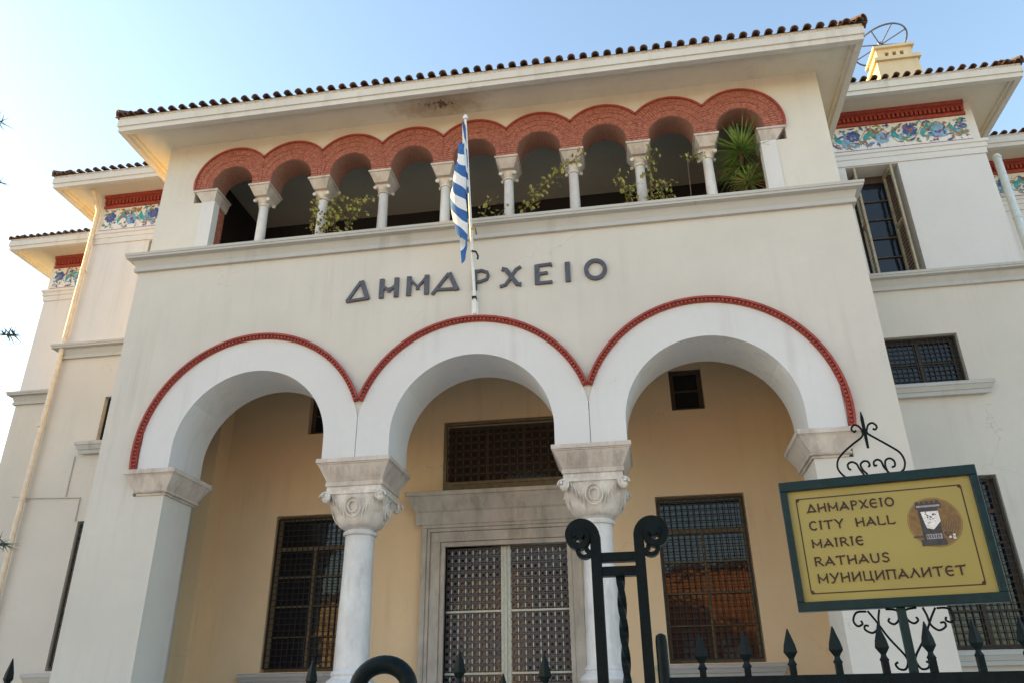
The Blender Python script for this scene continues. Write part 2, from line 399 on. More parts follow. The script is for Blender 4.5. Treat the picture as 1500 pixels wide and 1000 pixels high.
# end imposts and columns
for sx in (-1, 1):
    m = MB()
    def fx(a, b): return tuple(sorted((sx*a, sx*b)))
    m.box(*fx(5.24, 4.42), -.13, .99, -.07, 0)
    m.frustum((*fx(5.20, 4.45), -.10, .96), (*fx(5.22, 4.43), -.12, .98), -.10, -.07)
    m.frustum((*fx(5.06, 4.56), -.03, .86), (*fx(5.20, 4.45), -.10, .96), -.31, -.10)
    m.box(*fx(5.08, 4.54), -.045, .88, -.345, -.31); m.box(*fx(5.04, 4.57), -.02, .84, -.38, -.345)
    for k in range(22): # bead course
        x = 4.57+k*.023; m.box(*fx(x, x+.013), -.058, -.045, -.342, -.314)
    m.build("impost", "weathered_stone", hall, bevel=.006)
def column(cx, cy):
    root = part_empty("column", hall, (cx, cy, -3.2))
    m = MB()
    m.rings([[(cx+(.235-.028*(1-cos(pi*min(1, max(0, t))))/2)*cos(2*pi*i/40), cy+(.235-.028*(1-cos(pi*t))/2)*sin(2*pi*i/40), -2.83+t*1.80) for i in range(40)] for t in [k/12 for k in range(13)]])
    m.build("shaft", "marble", root)
    m = MB()
    m.lathe([(.205, -1.035), (.235, -1.025), (.245, -1.0), (.235, -.975), (.205, -.965), (.205, -.95), (.235, -.94), (.25, -.925)], cx, cy)
    m.build("necking", "marble", root)
    m = MB(); rs = []
    for k in range(13):
        t = k/12; z = -.93+t*.43
        rad = .25+.165*sin(min(1, t**.62)*pi/2); p = 2+5*max(0, t-.45)
        ring = []
        for i in range(48):
            a = 2*pi*i/48; c, s_ = cos(a), sin(a)
            q = (abs(c)**p+abs(s_)**p)**(-1/p)
            flute = 1+.028*sin(12*a)*sin(pi*t)
            ring.append((cx+rad*q*c*flute, cy+rad*q*s_*flute, z))
        rs.append(ring)
    m.rings(rs)
    m.box(cx-.43, cx+.43, cy-.43, cy+.43, -.50, -.455); m.box(cx-.405, cx+.405, cy-.405, cy+.405, -.455, -.385)
    for sx in (-1, 1):        # corner volutes
        for sy in (-1, 1):
            for q in range(2):
                ux = (sx, 0) if q else (0, sy)
                path = []
                for k in range(26):
                    a = k/25*2.6*pi; rad = .082*(1-k/25*.78)
                    path.append((a, rad))
                off = .435
                if q:   # spiral seen on the side faces
                    m.tube([(cx+sx*off, cy+sy*(.40+rad*cos(a)*1.0), -.545+rad*sin(a)) for a, rad in path], .019, 6)
                else:
                    m.tube([(cx+sx*(.40+rad*cos(a)), cy+sy*off, -.545+rad*sin(a)) for a, rad in path], .019, 6)
            m.lathe([(.03, -.62), (.06, -.58), (.055, -.50)], cx+sx*.40, cy+sy*.40, 12)
    for sx, sy in ((0, -1), (0, 1), (1, 0), (-1, 0)):   # carved roundel and leaves
        for rad in (.115, .065):
            pts = []
            for k in range(25):
                a = 2*pi*k/24; lx = rad*cos(a); lz = rad*1.15*sin(a); t = (-.68+lz+.93)/.43
                dd = .25+.165*sin(min(1, max(0, t)**.62)*pi/2)+.012
                dd -= lx*lx*1.1*(1-t*.7)
                pts.append((cx+(lx if sy else sx*dd), cy+(sy*dd if sy else lx), -.68+lz))
            m.tube(pts, .013, 6)
        for sgn in (-1, 1):
            for q in range(4):
                pts = []
                for k in range(9):
                    t = k/8; lx = sgn*(.12+.055*q+.09*t*t); lz = -.86+.07*q+.23*t; tt = min(1, (lz+.93)/.43)
                    dd = .25+.165*sin(max(0, tt)**.62*pi/2)+.008-lx*lx*1.35*(1-tt*.85)
                    pts.append((cx+(lx if sy else sx*dd), cy+(sy*dd if sy else lx), lz))
                m.tube(pts, [.012*(1-abs(t-.5)) for t in [k/8 for k in range(9)]], 5)
    m.build("capital", "carved_marble", root)
    m = MB()
    m.box(cx-.55, cx+.55, cy-.55, cy+.55, -.065, 0)
    m.frustum((cx-.41, cx+.41, cy-.41, cy+.41), (cx-.525, cx+.525, cy-.525, cy+.525), -.32, -.085); m.box(cx-.535, cx+.535, cy-.535, cy+.535, -.085, -.065)
    m.box(cx-.425, cx+.425, cy-.425, cy+.425, -.385, -.32)
    for k in range(9):
        x = cx-.36+k*.09; m.frustum((x-.02, x+.02, cy-.44, cy-.40), (x-.03, x+.03, cy-.52, cy-.48), -.27, -.12)
    m.build("impost_block", "weathered_stone", root, bevel=.006)
    m = MB()
    m.lathe([(.235, -2.80), (.26, -2.83), (.27, -2.855), (.255, -2.88), (.265, -2.90), (.31, -2.93), (.335, -2.975), (.31, -3.02), (.30, -3.03)], cx, cy, 40)
    m.box(cx-.34, cx+.34, cy-.34, cy+.34, -3.2, -3.03); m.build("base", "marble", root, bevel=.008)
for cx in (-S/2, S/2): column(cx, .45)

# main string course (over the porch and along both wings)
PROF = [(0, 3.49), (.055, 3.49), (.06, 3.555), (.04, 3.56), (.045, 3.575), (.085, 3.69), (.17, 3.70), (.172, 3.735), (.185, 3.74), (.19, 3.785), (.16, 3.80), (0, 3.83)]
m = MB(); moulding(m, PROF, [(-5.8, 2.9, -1, 0), (-5.8, 0, -1, -1), (5.8, 0, 1, -1), (5.8, 2.9, 1, 0)]); m.build("cornice", "trim_plaster", hall)
for sx in (-1, 1):
    m = MB(); moulding(m, PROF, [(sx*5.8, 3, 0, -1), (sx*9.45, 3, sx, -1), (sx*9.45, 5.2, sx, 0)]); m.build("cornice", "trim_plaster", hall)
    m = MB(); moulding(m, PROF, [(sx*9.45, 5.2, 0, -1), (sx*12.28, 5.2, sx, -1), (sx*12.28, 12, sx, 0)]); m.build("cornice", "trim_plaster", hall)

# ---- porch: floor, steps, ceiling, back wall
m = MB(); m.box(-6.1, 6.1, -.35, 3.0, G, -3.2); m.build("porch_floor", "marble", hall)
m = MB()
for k in range(9): m.box(-2.6, 2.6, -.35-.31*(k+1), -.35-.31*k, G, -3.2-.175*(k+1))
m.build("steps", "marble", hall, bevel=.01)
m = MB(); m.box(-5.62, 5.62, AT-.01, 3.0, 3.2, 3.5); m.build("porch_ceiling", "ochre_plaster", hall)
DX = 1.05
porch_holes = [(-DX, DX, -3.2, -.74), (-1.07, 1.05, .40, 1.47), (2.58, 4.05, -2.68, -.04), (-4.22, -2.75, -2.68, -.05), (3.02, 3.60, 1.49, 2.30), (-3.80, -3.22, 1.49, 2.30)]
m = MB(); rect_wall(m, -5.8, 5.8, -3.2, 3.5, 3.0, 3.35, porch_holes); m.build("porch_wall", "ochre_plaster", hall)

def window(x0, x1, z0, z1, y, cols, rows, wood="dark_wood", fw_=.06, grille=None, gy=None, transom=None, gpitch=.10):
    root = part_empty("window", hall, ((x0+x1)/2, y, z0))
    m = MB()
    m.box(x0, x0+fw_, y, y+.07, z0, z1); m.box(x1-fw_, x1, y, y+.07, z0, z1)
    m.box(x0+fw_, x1-fw_, y+.002, y+.068, z1-fw_, z1); m.box(x0+fw_, x1-fw_, y+.002, y+.068, z0, z0+fw_)
    cw = (x1-x0-2*fw_)/cols; zt = transom if transom else z1-fw_; rh = (zt-z0-fw_)/rows
    for c in range(1, cols): m.box(x0+fw_+c*cw-.022, x0+fw_+c*cw+.022, y-.012, y+.055, z0+fw_, zt)
    for r in range(1, rows): m.box(x0+fw_, x1-fw_, y+.006, y+.05, z0+fw_+r*rh-.012, z0+fw_+r*rh+.012)
    if transom: m.box(x0+fw_, x1-fw_, y-.006, y+.065, zt-.035, zt+.035)
    m.build("frame", wood, root)
    for c in range(cols):
        for r in range(rows):
            a = Vector((0, 0, 0)); p = MB(); xa, za = x0+fw_+c*cw, z0+fw_+r*rh
            p.box(-cw/2, cw/2, 0, .006, 0, rh); o = p.build("pane", "dark_glass", root, origin=(0, 0, 0))
            attach(o, root, Vector((xa+cw/2, y+.035, za))); o.rotation_euler = (random.uniform(-.006, .006), 0, random.uniform(-.008, .008))
    if transom:
        p = MB(); p.box(x0+fw_, x1-fw_, y+.035, y+.041, zt, z1-fw_); p.build("pane", "dark_glass", root)
    if grille:
        m = MB(); gx0, gx1, gz0, gz1, gy0 = grille
        nx = round((gx1-gx0)/gpitch); nz = round((gz1-gz0)/gpitch)
        for i in range(nx+1):
            x = gx0+(gx1-gx0)*i/nx; t = .007 if i not in (0, nx) else .013; m.box(x-t, x+t, gy0-t, gy0+t, gz0, gz1)
        for i in range(nz+1):
            z = gz0+(gz1-gz0)*i/nz; t = .006 if i not in (0, nz) else .012; m.box(gx0, gx1, gy0-t-.003, gy0+t-.003, z-t, z+t)
        m.build("grille", "black_iron", root)
    return root
def sill(x0, x1, z0, z1, y, out):
    m = MB(); h = z1-z0
    moulding(m, [(0, z0), (out*.55, z0), (out*.6, z0+h*.3), (out*.72, z0+h*.34), (out*.9, z0+h*.68), (out, z0+h*.7), (out*1.02, z0+h*.93), (out*.9, z1), (0, z1+.004)],
             [(x0+out, y, -1, 0), (x0+out, y, -1, -1), (x1-out, y, 1, -1), (x1-out, y, 1, 0)][1:3])
    return m.build("window_sill", "trim_plaster", hall)
window(2.58, 4.05, -2.68, -.04, 3.16, 2, 4, "olive_wood", .07, (2.62, 4.01, -2.62, -.10, 3.04), transom=-.62)
window(-4.22, -2.75, -2.68, -.05, 3.16, 2, 4, "olive_wood", .07, (-4.18, -2.79, -2.62, -.11, 3.04), transom=-.62)
sill(2.35, 4.34, -2.89, -2.70, 3, .15); sill(-4.55, -2.5, -2.89, -2.70, 3, .15)
window(3.02, 3.60, 1.49, 2.30, 3.14, 1, 2, "dark_wood", .08); window(-3.80, -3.22, 1.49, 2.30, 3.14, 1, 2, "dark_wood", .08)
# transom light over the door
tr = window(-1.07, 1.05, .40, 1.47, 3.17, 3, 1, "dark_wood", .05)
m = MB()
for i in range(15):
    for j in range(7):
        x = -1.0+i*.142; z = .49+j*.148
        m.tube([(x+.064*cos(a), 3.10, z+.064*sin(a)) for a in [k*pi/4 for k in range(9)]], .009, 4)
        m.tube([(x+.03*cos(a), 3.10, z+.03*sin(a)) for a in [k*pi/3 for k in range(7)]], .007, 4)
for i in range(16): m.box(-1.071+i*.142-.005, -1.071+i*.142+.005, 3.09, 3.11, .42, 1.45)
for j in range(8): m.box(-1.05, 1.03, 3.087, 3.107, .416+j*.148-.005, .416+j*.148+.005)
m.build("grille", "dark_wood", tr)
m = MB()
m.box(-1.13, -1.07, 2.975, 3.06, .21, 1.53); m.box(1.05, 1.11, 2.975, 3.06, .21, 1.53); m.box(-1.07, 1.05, 2.978, 3.058, 1.47, 1.53); m.box(-1.07, 1.05, 2.96, 3.058, .34, .40)
m.box(-1.13, 1.11, 2.97, 3.0, .19, .34)
m.build("surround", "olive_wood", tr, bevel=.006)
# marble doorcase
dr = part_empty("door", hall, (0, 3, -3.2))
m = MB()
for sx in (-1, 1):
    f = lambda a, b: tuple(sorted((sx*a, sx*b)))
    m.box(*f(1.05, 1.13), 2.93, 3.2, -3.2, -.74); m.box(*f(1.13, 1.30), 2.90, 3.0, -3.2, -.66); m.box(*f(1.30, 1.36), 2.87, 3.0, -3.2, -.49); m.box(*f(1.36, 1.45), 2.85, 3.0, -3.2, -.43)
m.box(-1.13, 1.13, 2.932, 3.2, -.74, -.66); m.box(-1.30, 1.30, 2.902, 3.0, -.66, -.49); m.box(-1.36, 1.36, 2.872, 3.0, -.49, -.43); m.box(-1.45, 1.45, 2.852, 3.0, -.43, -.37)
m.build("door_surround", "door_marble", dr, bevel=.008)
m = MB()
moulding(m, [(0, -.37), (.16, -.37), (.17, -.16), (.20, -.13), (.30, .10), (.33, .11), (.34, .17), (.30, .185), (0, .19)], [(-1.40, 3, -1, -1), (1.40, 3, 1, -1)])
m.build("door_cornice", "door_marble", dr)
for sx in (-1, 1):
    m = MB(); f = lambda a, b: tuple(sorted((sx*a-.02, sx*b-.02)))
    X0, X1 = .03, 1.06
    zc = [-3.2, -2.76, -1.80, -.75]
    m.box(*f(X0, X0+.05), 3.07, 3.13, -3.2, -.74, 1)
    for z in zc[1:3]: m.box(*f(X0+.05, X1), 3.08, 3.13, z-.016, z+.016, 1)
    m.box(*f(X0+.05, X1), 3.14, 3.16, -3.2, -.74, 2)
    nx = 8
    pz = (X1-X0-.05)/nx
    for a_, b_ in zip(zc[:-1], zc[1:]):
        nz = max(1, round((b_-a_-.03)/pz)); ph = (b_-a_-.03)/nz
        for j in range(nz):
            z = a_+.015+ph*(j+.5)
            m.box(*f(X0+.05, X1), 3.105, 3.118, z+ph/2-.012, z+ph/2+.012, 0)
            for i in range(nx):
                x = X0+.05+pz*(i+.5)
                xs = sx*x-.02
                # flat ring with a bright stud on each side
                ra, rb = .030, .050
                for k in range(8):
                    t0, t1 = k*pi/4, (k+1)*pi/4
                    m.prism([(xs+ra*cos(t0), z+ra*sin(t0)), (xs+rb*cos(t0), z+rb*sin(t0)), (xs+rb*cos(t1), z+rb*sin(t1)), (xs+ra*cos(t1), z+ra*sin(t1))], 3.10, 3.112, 0)
                xe = xs+sx*pz/2
                m.box(xe-.010, xe+.010, 3.107, 3.12, z-ph/2, z+ph/2, 0)
                m.box(xe-.009, xe+.009, 3.09, 3.107, z-.035, z+.035, 1)
    m.build("door_leaf", ["bronze_lattice", "pale_bronze", "dark_glass"], dr, fix=False)
m = MB(); m.box(-.046, .006, 3.045, 3.10, -3.2, -.75); m.build("meeting_stile", "pale_bronze", dr, bevel=.008)

# ---- wings
UPW = {1: (6.85, 7.83), -1: (-8.0, -7.0)}
LOW = {1: (6.75, 8.03), -1: (-8.23, -6.95)}
for sx in (-1, 1):
    lo = LOW[sx]; up = UPW[sx]
    x0, x1 = sorted((sx*5.8, sx*9.45))
    m = MB(); rect_wall(m, x0, x1, G, 3.6, 3.0, 3.4, [(*lo, -2.58, .05), (*lo, 1.66, 2.58)]); m.build("wing_wall", "cream_plaster", hall)
    m = MB(); rect_wall(m, x0, x1, 3.6, 7.6, 3.0, 3.4, [(*up, 3.83, 6.28)]); m.build("wing_wall", "white_plaster", hall)
    m = MB(); m.box(*sorted((sx*9.448, sx*9.05)), 3.4, 5.2, G, 7.6); m.build("wing_side_wall", "ochre_plaster", hall)  # unseen side, coloured ochre to bounce yellow onto the wing soffit
    a, b = sorted((sx*9.2, sx*12.28)); m = MB(); m.box(a, b, 5.2, 5.6, G, 3.6); m.box(*sorted((sx*12.28, sx*11.9)), 5.6, 12, G, 3.6); m.build("rear_wing_wall", "cream_plaster", hall)
    m = MB(); m.box(a, b, 5.2, 5.6, 3.6, 7.6); m.box(*sorted((sx*12.28, sx*11.9)), 5.6, 12, 3.6, 7.6); m.build("rear_wing_wall", "white_plaster", hall)
    window(*lo, -2.58, .05, 3.18, 2, 4, "dark_wood", .07, (lo[0]+.04, lo[1]-.04, -2.52, 0, 3.05), transom=-.5)
    window(*lo, 1.66, 2.58, 3.2, 2, 2, "dark_wood", .07, (lo[0]+.03, lo[1]-.03, 1.69, 2.55, 3.10), gpitch=.085)
    o = .17
    if sx > 0: sill(lo[0]-.3, 8.36, 1.42, 1.64, 3, o); sill(lo[0]-.3, 8.36, -2.80, -2.60, 3, o)
    else: sill(-8.56, lo[1]+.3, 1.36, 1.60, 3, o); sill(-8.56, lo[1]+.3, -2.84, -2.62, 3, o)
    wn = window(*up, 3.83, 6.28, 3.38, 1, 5, "dark_wood", .16)
    c = (up[0]+up[1])/2
    for q in (-1, 1):      # shutters folded open inside the reveal
        hx = c+q*.30
        m = MB(); W_, H_ = .40, 2.40
        m.box(-.02, .02, -W_, -W_+.05, 0, H_); m.box(-.02, .02, -.05, 0, 0, H_)
        for z in (0, H_*.48, H_-.07): m.box(-.02, .02, -W_+.05, -.05, z, z+.07)
        for k in range(30):
            z = .09+k*.075
            if abs(z-H_*.48-.03) > .07 and z < H_-.12: m.quad((-.016, -W_+.05, z), (-.016, -.05, z), (.016, -.05, z+.05), (.016, -W_+.05, z+.05))
        sh = m.build("shutter", "shutter_wood", wn, origin=(0, 0, 0)); attach(sh, wn, Vector((hx, 3.36, 3.84))); sh.rotation_euler = (0, 0, q*.10)
    # frieze: brick dentils, ceramic tiles, moulded shelf
    def frieze(xa, xb, y, side_y=None):
        lo_, hi_ = sorted((xa, xb))
        m = MB()
        m.box(lo_, hi_, y-.05, y, 7.25, 7.32); m.box(lo_, hi_, y-.10, y, 7.50, 7.60); m.box(lo_, hi_, y-.02, y, 7.32, 7.50)
        n = int((hi_-lo_)/.085)
        for k in range(n):
            x = lo_+(hi_-lo_)*(k+.5)/n; m.box(x-.026, x+.026, y-.075, y-.02, 7.345, 7.44)
        m.box(lo_, hi_, y-.06, y-.02, 7.44, 7.50)
        m.build("brick_dentils", "red_moulding", hall)
        fr = part_empty("tile_frieze", hall, ((lo_+hi_)/2, y, 6.65))
        n = round((hi_-lo_)/.31); tw = (hi_-lo_)/n
        proto = None
        for k in range(n):
            for j in range(2):
                lx, lz = lo_+tw*(k+.5), 6.67+j*.29
                if proto is None:
                    p = MB(); p.frustum((-tw/2+.002, tw/2-.002, -.012, 0), (-tw/2+.002, tw/2-.002, -.012, 0), .002, .288)
                    proto = p.build("ceramic_tile", "tile_white", fr, origin=(0, 0, 0)); attach(proto, fr, Vector((lx, y, lz)))
                else: put(proto, "ceramic_tile", fr, Vector((lx, y, lz)))
        m = MB(); rnd = random.Random(int(lo_*10)); lay = [y-.0140]
        def disc(x, z, r, mi, n_=8, sx_=1., dy=0):
            lay[0] -= .00003; yy = lay[0]; pts = [(x+r*sx_*cos(2*pi*k/n_), yy, z+r*sin(2*pi*k/n_)) for k in range(n_)]
            if lo_+.02 < x-r and x+r < hi_-.02 and 6.68 < z-r and z+r < 7.25: m.quad(*pts, mi=mi)
        def leaf(x, z, a, l, wd, mi, curve=.0):
            lay[0] -= .00003; yy = lay[0]; L, Rr = [], []
            for k in range(9):
                t = k/8; aa = a+curve*t; px = x+l*t*cos(aa); pz = z+l*t*sin(aa); h = wd*sin(pi*min(1, t*1.02+.01))
                L.append((px-h*sin(aa), pz+h*cos(aa))); Rr.append((px+h*sin(aa), pz-h*cos(aa)))
            for k in range(8):
                q4 = (L[k], Rr[k], Rr[k+1], L[k+1])
                if all(lo_+.01 < p[0] < hi_-.01 and 6.675 < p[1] < 7.25 for p in q4): m.quad(*[(p[0], yy, p[1]) for p in q4], mi=mi)
        x = lo_+.2; flip = 1; kinds = 0
        while x < hi_:
            z = 6.96+flip*.05
            for k in range(6):   # rosette
                a = k*pi/3+.2; disc(x+.085*cos(a), z+.085*sin(a), .062, 0 if kinds % 2 == 0 else 1, 7)
            disc(x, z, .05, 5, 8, dy=.002); disc(x, z, .028, 0, 8, dy=.004)
            leaf(x+.22, z-.2*flip, flip*1.9, .44, .062, 2, -flip*1.3)
            leaf(x+.36, z+.17*flip, -flip*2.2, .34, .045, 1 if kinds % 2 else 2, flip*1.2)
            if kinds % 3 == 1:
                for k in range(14): disc(x+.47+rnd.uniform(-.12, .12), z+rnd.uniform(-.17, .17), rnd.uniform(.03, .06), 1, 7, dy=.0005*k/14)
            for k in range(44):
                px, pz = x+rnd.uniform(-.22, .45), rnd.uniform(6.70, 7.23)
                mi = rnd.choice((0, 0, 0, 2, 3, 3, 4, 4, 5, 1))
                if rnd.random() < .5: disc(px, pz, rnd.uniform(.014, .03), mi, 6, dy=-.0003+k*.00001)
                else: leaf(px, pz, rnd.uniform(0, 6.3), rnd.uniform(.09, .18), rnd.uniform(.014, .028), mi, rnd.uniform(-1, 1))
            lay[0] -= .00003; yy = lay[0]; pts = [(x-.2+.03*k, yy, 6.96-.2*flip*sin(k*.27)) for k in range(24)]   # winding stem
            for p, q in zip(pts[:-1], pts[1:]):
                if lo_ < p[0] and q[0] < hi_: m.quad((p[0], p[1], p[2]-.008), (q[0], q[1], q[2]-.008), (q[0], q[1], q[2]+.008), (p[0], p[1], p[2]+.008), mi=3)
            x += .54; flip = -flip; kinds += 1
        o_ = m.build("floral_print", ["glaze_blue", "glaze_pale_blue", "glaze_turquoise", "glaze_brown", "glaze_olive", "glaze_purple"], fr, fix=False); o_["kind"] = "stuff"
        m = MB(); m.box(lo_, hi_, y-.02, y-.0005, 6.615, 6.67); m.build("glazed_border", "glaze_purple", fr)
    frieze(sx*5.85, sx*9.30, 3.0)
    frieze(sx*9.5, sx*12.2, 5.2)
    m = MB()
    moulding(m, [(0, 6.30), (.025, 6.30), (.03, 6.43), (.05, 6.44), (.055, 6.53), (.08, 6.54), (.085, 6.60), (.07, 6.615), (0, 6.62)], [(sx*5.8, 3, 0, -1), (sx*9.45, 3, sx, -1), (sx*9.45, 5.2, sx, 0)]); m.build("frieze_shelf", "white_plaster", hall)
    m = MB()
    moulding(m, [(0, 6.30), (.025, 6.30), (.03, 6.43), (.05, 6.44), (.055, 6.53), (.08, 6.54), (.085, 6.60), (.07, 6.615), (0, 6.62)], [(sx*9.45, 5.2, 0, -1), (sx*12.28, 5.2, sx, -1), (sx*12.28, 8, sx, 0)]); m.build("frieze_shelf", "white_plaster", hall)

# ---- loggia over the porch
UY = .10; PT = .42
LC = [i*1.1 for i in range(-4, 5)]
LRI, LCI, LRO, LCO, LZ = .37, 5.235, .71, 5.28, 5.14
def l_in(x):
    for c in LC:
        if abs(x-c) < LRI: return LCI+sqrt(max(0, LRI**2-(x-c)**2))
    return None
def l_out(x, r=LRO):
    z = 0
    for c in LC:
        if abs(x-c) <= r: z = max(z, LCO+sqrt(max(0, r*r-(x-c)**2)))
    return z
LXE = 4.4+sqrt(LRO**2-(LCO-LZ)**2)
m = MB()
xs = {-5.75, 5.75, -LXE, LXE}
for c in LC:
    for r in (LRI, LRO):
        for i in range(33):
            x = c-r*cos(pi*i/32)
            if abs(x) < LXE: xs.add(round(x, 6))
xs = sorted(xs)
strip_wall(m, xs, lambda x, s_: (3.8 if abs(x+s_*1e-6) > LXE else l_out(x+s_*1e-7)), lambda x, s_: 6.32, UY, UY+PT)
m.build("loggia_wall", "pale_plaster", hall)
for sx in (-1, 1):
    m = MB(); m.box(*sorted((sx*LXE, sx*4.80)), UY, UY+PT, 3.8, LZ-.24); m.build("loggia_pier", "pale_plaster", hall)
    m = MB(); m.box(*sorted((sx*4.80, sx*4.68)), UY-.012, UY+.16, 3.8, LZ-.24); m.box(*sorted((sx*4.92, sx*4.80)), UY-.012, UY-.0005, 3.8, LZ-.24); m.build("pilaster", "white_plaster", hall)
    m = MB(); m.box(*sorted((sx*4.80, sx*4.72)), UY+.16, UY+PT, 3.8, LZ-.24); m.build("brick_jamb", "red_brick", hall)
    m = MB(); m.box(*sorted((sx*5.75, sx*5.35)), UY+PT, 3.0, 3.8, 6.32); m.build("loggia_side_wall", "ochre_plaster", hall)  # ochre on this unseen face is added to throw yellow light under the eave
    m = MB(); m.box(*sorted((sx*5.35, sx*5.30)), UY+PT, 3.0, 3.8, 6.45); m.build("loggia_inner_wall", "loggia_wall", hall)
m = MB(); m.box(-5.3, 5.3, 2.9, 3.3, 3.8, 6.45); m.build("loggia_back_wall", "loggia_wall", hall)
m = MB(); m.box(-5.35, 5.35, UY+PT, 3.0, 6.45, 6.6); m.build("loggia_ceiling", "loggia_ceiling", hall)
m = MB(); m.box(-5.79, 5.79, 0.01, 3.0, 3.62, 3.80); m.build("loggia_floor", "concrete", hall)
# brick arches: mortar bed with the bricks standing proud of it
m = MB()
exs = sorted({round(x, 6) for x in xs if abs(x) <= LXE})
def lb(x, s_):
    v = l_in(x+s_*1e-5); return LZ if v is None else v
strip_wall(m, exs, lb, lambda x, s_: max(LZ, l_out(x+s_*1e-7 if abs(x) < LXE-1e-5 else x)), UY-.012, UY+PT-.004)
m.build("arch_backing", "red_mortar", hall)
for ci, c in enumerate(LC):
    m = MB(); lo_ = c-.55 if ci > 0 else c-2; hi_ = c+.55 if ci < 8 else c+2
    n = 33
    for row, (ra, rb) in enumerate(((LRI+.006, .49), (.50, .60), (.61, .80))):
        nn = n+row*6
        for k in range(-3, nn+3):
            a0 = pi*(k+.08)/nn; a1 = pi*(k+.92)/nn
            if row == 0 and (k < 0 or k >= nn): continue
            cz = LCI
            poly = [(c+r*cos(t), cz+r*sin(t)) for r, t in ((ra, a0), (rb, a0), (rb, a1), (ra, a1))]
            poly = clip(poly, 1, 0, hi_-.004); poly = clip(poly, -1, 0, -(lo_+.004)) if poly else poly
            poly = clip(poly, 0, -1, -(LZ+.004)) if poly else poly
            if not poly: continue
            # stay inside the outer moulding
            if all((p[0]-c)**2+(p[1]-LCO)**2 > (LRO-.03)**2 for p in poly): continue
            poly2 = []
            for p in poly:
                d = sqrt((p[0]-c)**2+(p[1]-LCO)**2)
                poly2.append(p if d < LRO-.015 else (c+(p[0]-c)*(LRO-.015)/d, LCO+(p[1]-LCO)*(LRO-.015)/d))
            if len(poly2) > 2: m.prism(poly2, UY-.024-random.uniform(0, .006), UY-.008)
    for sgn in (-1, 1):        # short horizontal courses on the spring of each arch
        a, b = sorted((c+sgn*(LRI+.006), c+sgn*min(.546, .70 if (ci in (0, 8) and sgn == (-1 if ci == 0 else 1)) else .546)))
        m.box(a, b, UY-.025, UY-.008, LZ+.006, LZ+.045); m.box(a, b, UY-.027, UY-.008, LZ+.052, LZ+.088)
    o = m.build("brick_arch", "red_brick", hall); o["kind"] = "stuff"
m = MB()
lv = math.acos(.55/LRO); le = math.asin((LZ-LCO)/LRO)
for i, c in enumerate(LC):
    a0 = lv if i < 8 else le; a1 = pi-lv if i > 0 else pi-le
    arc_band(m, c, LCO, LRO-.02, LRO+.012, a0, a1, UY-.055, UY+.01, 30)
m.build("arch_moulding", "red_moulding", hall)
def small_column(x):
    y = UY+PT/2; root = part_empty("loggia_column", hall, (x, y, 3.8))
    m = MB(); m.lathe([(.088, 3.92), (.088, 4.1), (.078, 4.8)], x, y, 20); m.build("shaft", "marble", root)
    m = MB(); m.lathe([(.10, 3.86), (.115, 3.88), (.11, 3.91), (.09, 3.925)], x, y, 20); m.box(x-.125, x+.125, y-.125, y+.125, 3.80, 3.86); m.build("base", "marble", root)
    m = MB()
    m.lathe([(.08, 4.79), (.098, 4.80), (.098, 4.825), (.085, 4.835)], x, y, 20)
    rs = []
    for k in range(7):
        t = k/6; z = 4.83+t*.11; rad = .085+.045*t; p = 2+6*t
        rs.append([(x+rad*cos(a)*(abs(cos(a))**p+abs(sin(a))**p)**(-1/p), y+rad*sin(a)*(abs(cos(a))**p+abs(sin(a))**p)**(-1/p), z) for a in [2*pi*i/24 for i in range(24)]])
    m.rings(rs)
    for sx in (-1, 1):
        for sy in (-1, 1): m.tube([(x+sx*.12, y+sy*.135, 4.885), (x+sx*.12, y+sy*.10, 4.885)], .032, 10)
    m.build("capital", "carved_marble", root)
    m = MB(); m.frustum((x-.115, x+.115, UY+.02, UY+PT-.02), (x-.185, x+.185, UY-.07, UY+PT+.03), 4.94, 5.10); m.box(x-.20, x+.20, UY-.085, UY+PT+.045, 5.10, LZ)
    m.build("impost_block", "weathered_stone", root, bevel=.004)
for i in range(8): small_column(-3.85+1.1*i)
for sx in (-1, 1):
    m = MB(); f = lambda a, b: tuple(sorted((sx*a, sx*b)))
    m.frustum((*f(4.93, 4.69), UY-.015, UY+PT), (*f(5.06, 4.655), UY-.045, UY+PT+.02), 4.90, 5.10); m.box(*f(5.10, 4.64), UY-.06, UY+PT+.03, 5.10, LZ)
    m.build("end_impost", "weathered_stone", hall, bevel=.004)

# ---- eaves and roofs
def eave(x0, x1, y0, y1, zs, zf, zt, mat, inner=None):
    """soffit slab between wall and edge, dropped fascia and a mortar bed under the tiles"""
    m = MB()
    m.box(x0+.10, x1-.10, y0+.10, y1, zs, zs+.12)
    fm = m; m = MB(); m.box(x0, x1, y0, y0+.10, zf, zt-.06); m.box(x0, x0+.10, y0+.10, y1, zf, zt-.06); m.box(x1-.10, x1, y0+.10, y1, zf, zt-.06)
    m.box(x0-.025, x1+.025, y0-.025, y0, zf+.10, zt-.04); m.box(x0-.025, x0, y0, y1, zf+.10, zt-.04); m.box(x1, x1+.025, y0, y1, zf+.10, zt-.04)
    m.build("fascia", "fascia_plaster", hall); m = fm
    # inner bead
    m.box(x0+.10, x1-.10, y0+.10, y0+.15, zs-.055, zs); m.box(x0+.10, x0+.15, y0+.15, y1, zs-.055, zs); m.box(x1-.15, x1-.10, y0+.15, y1, zs-.055, zs)
    m.build("eave", mat, hall)
    m = MB(); m.box(x0-.015, x1+.015, y0-.015, y1, zt-.06, zt+.03); m.build("mortar_bed", "tile_mortar", hall)
eave(-6.33, 6.33, -.64, 3.0, 6.21, 6.08, 6.36, "stained_eave")
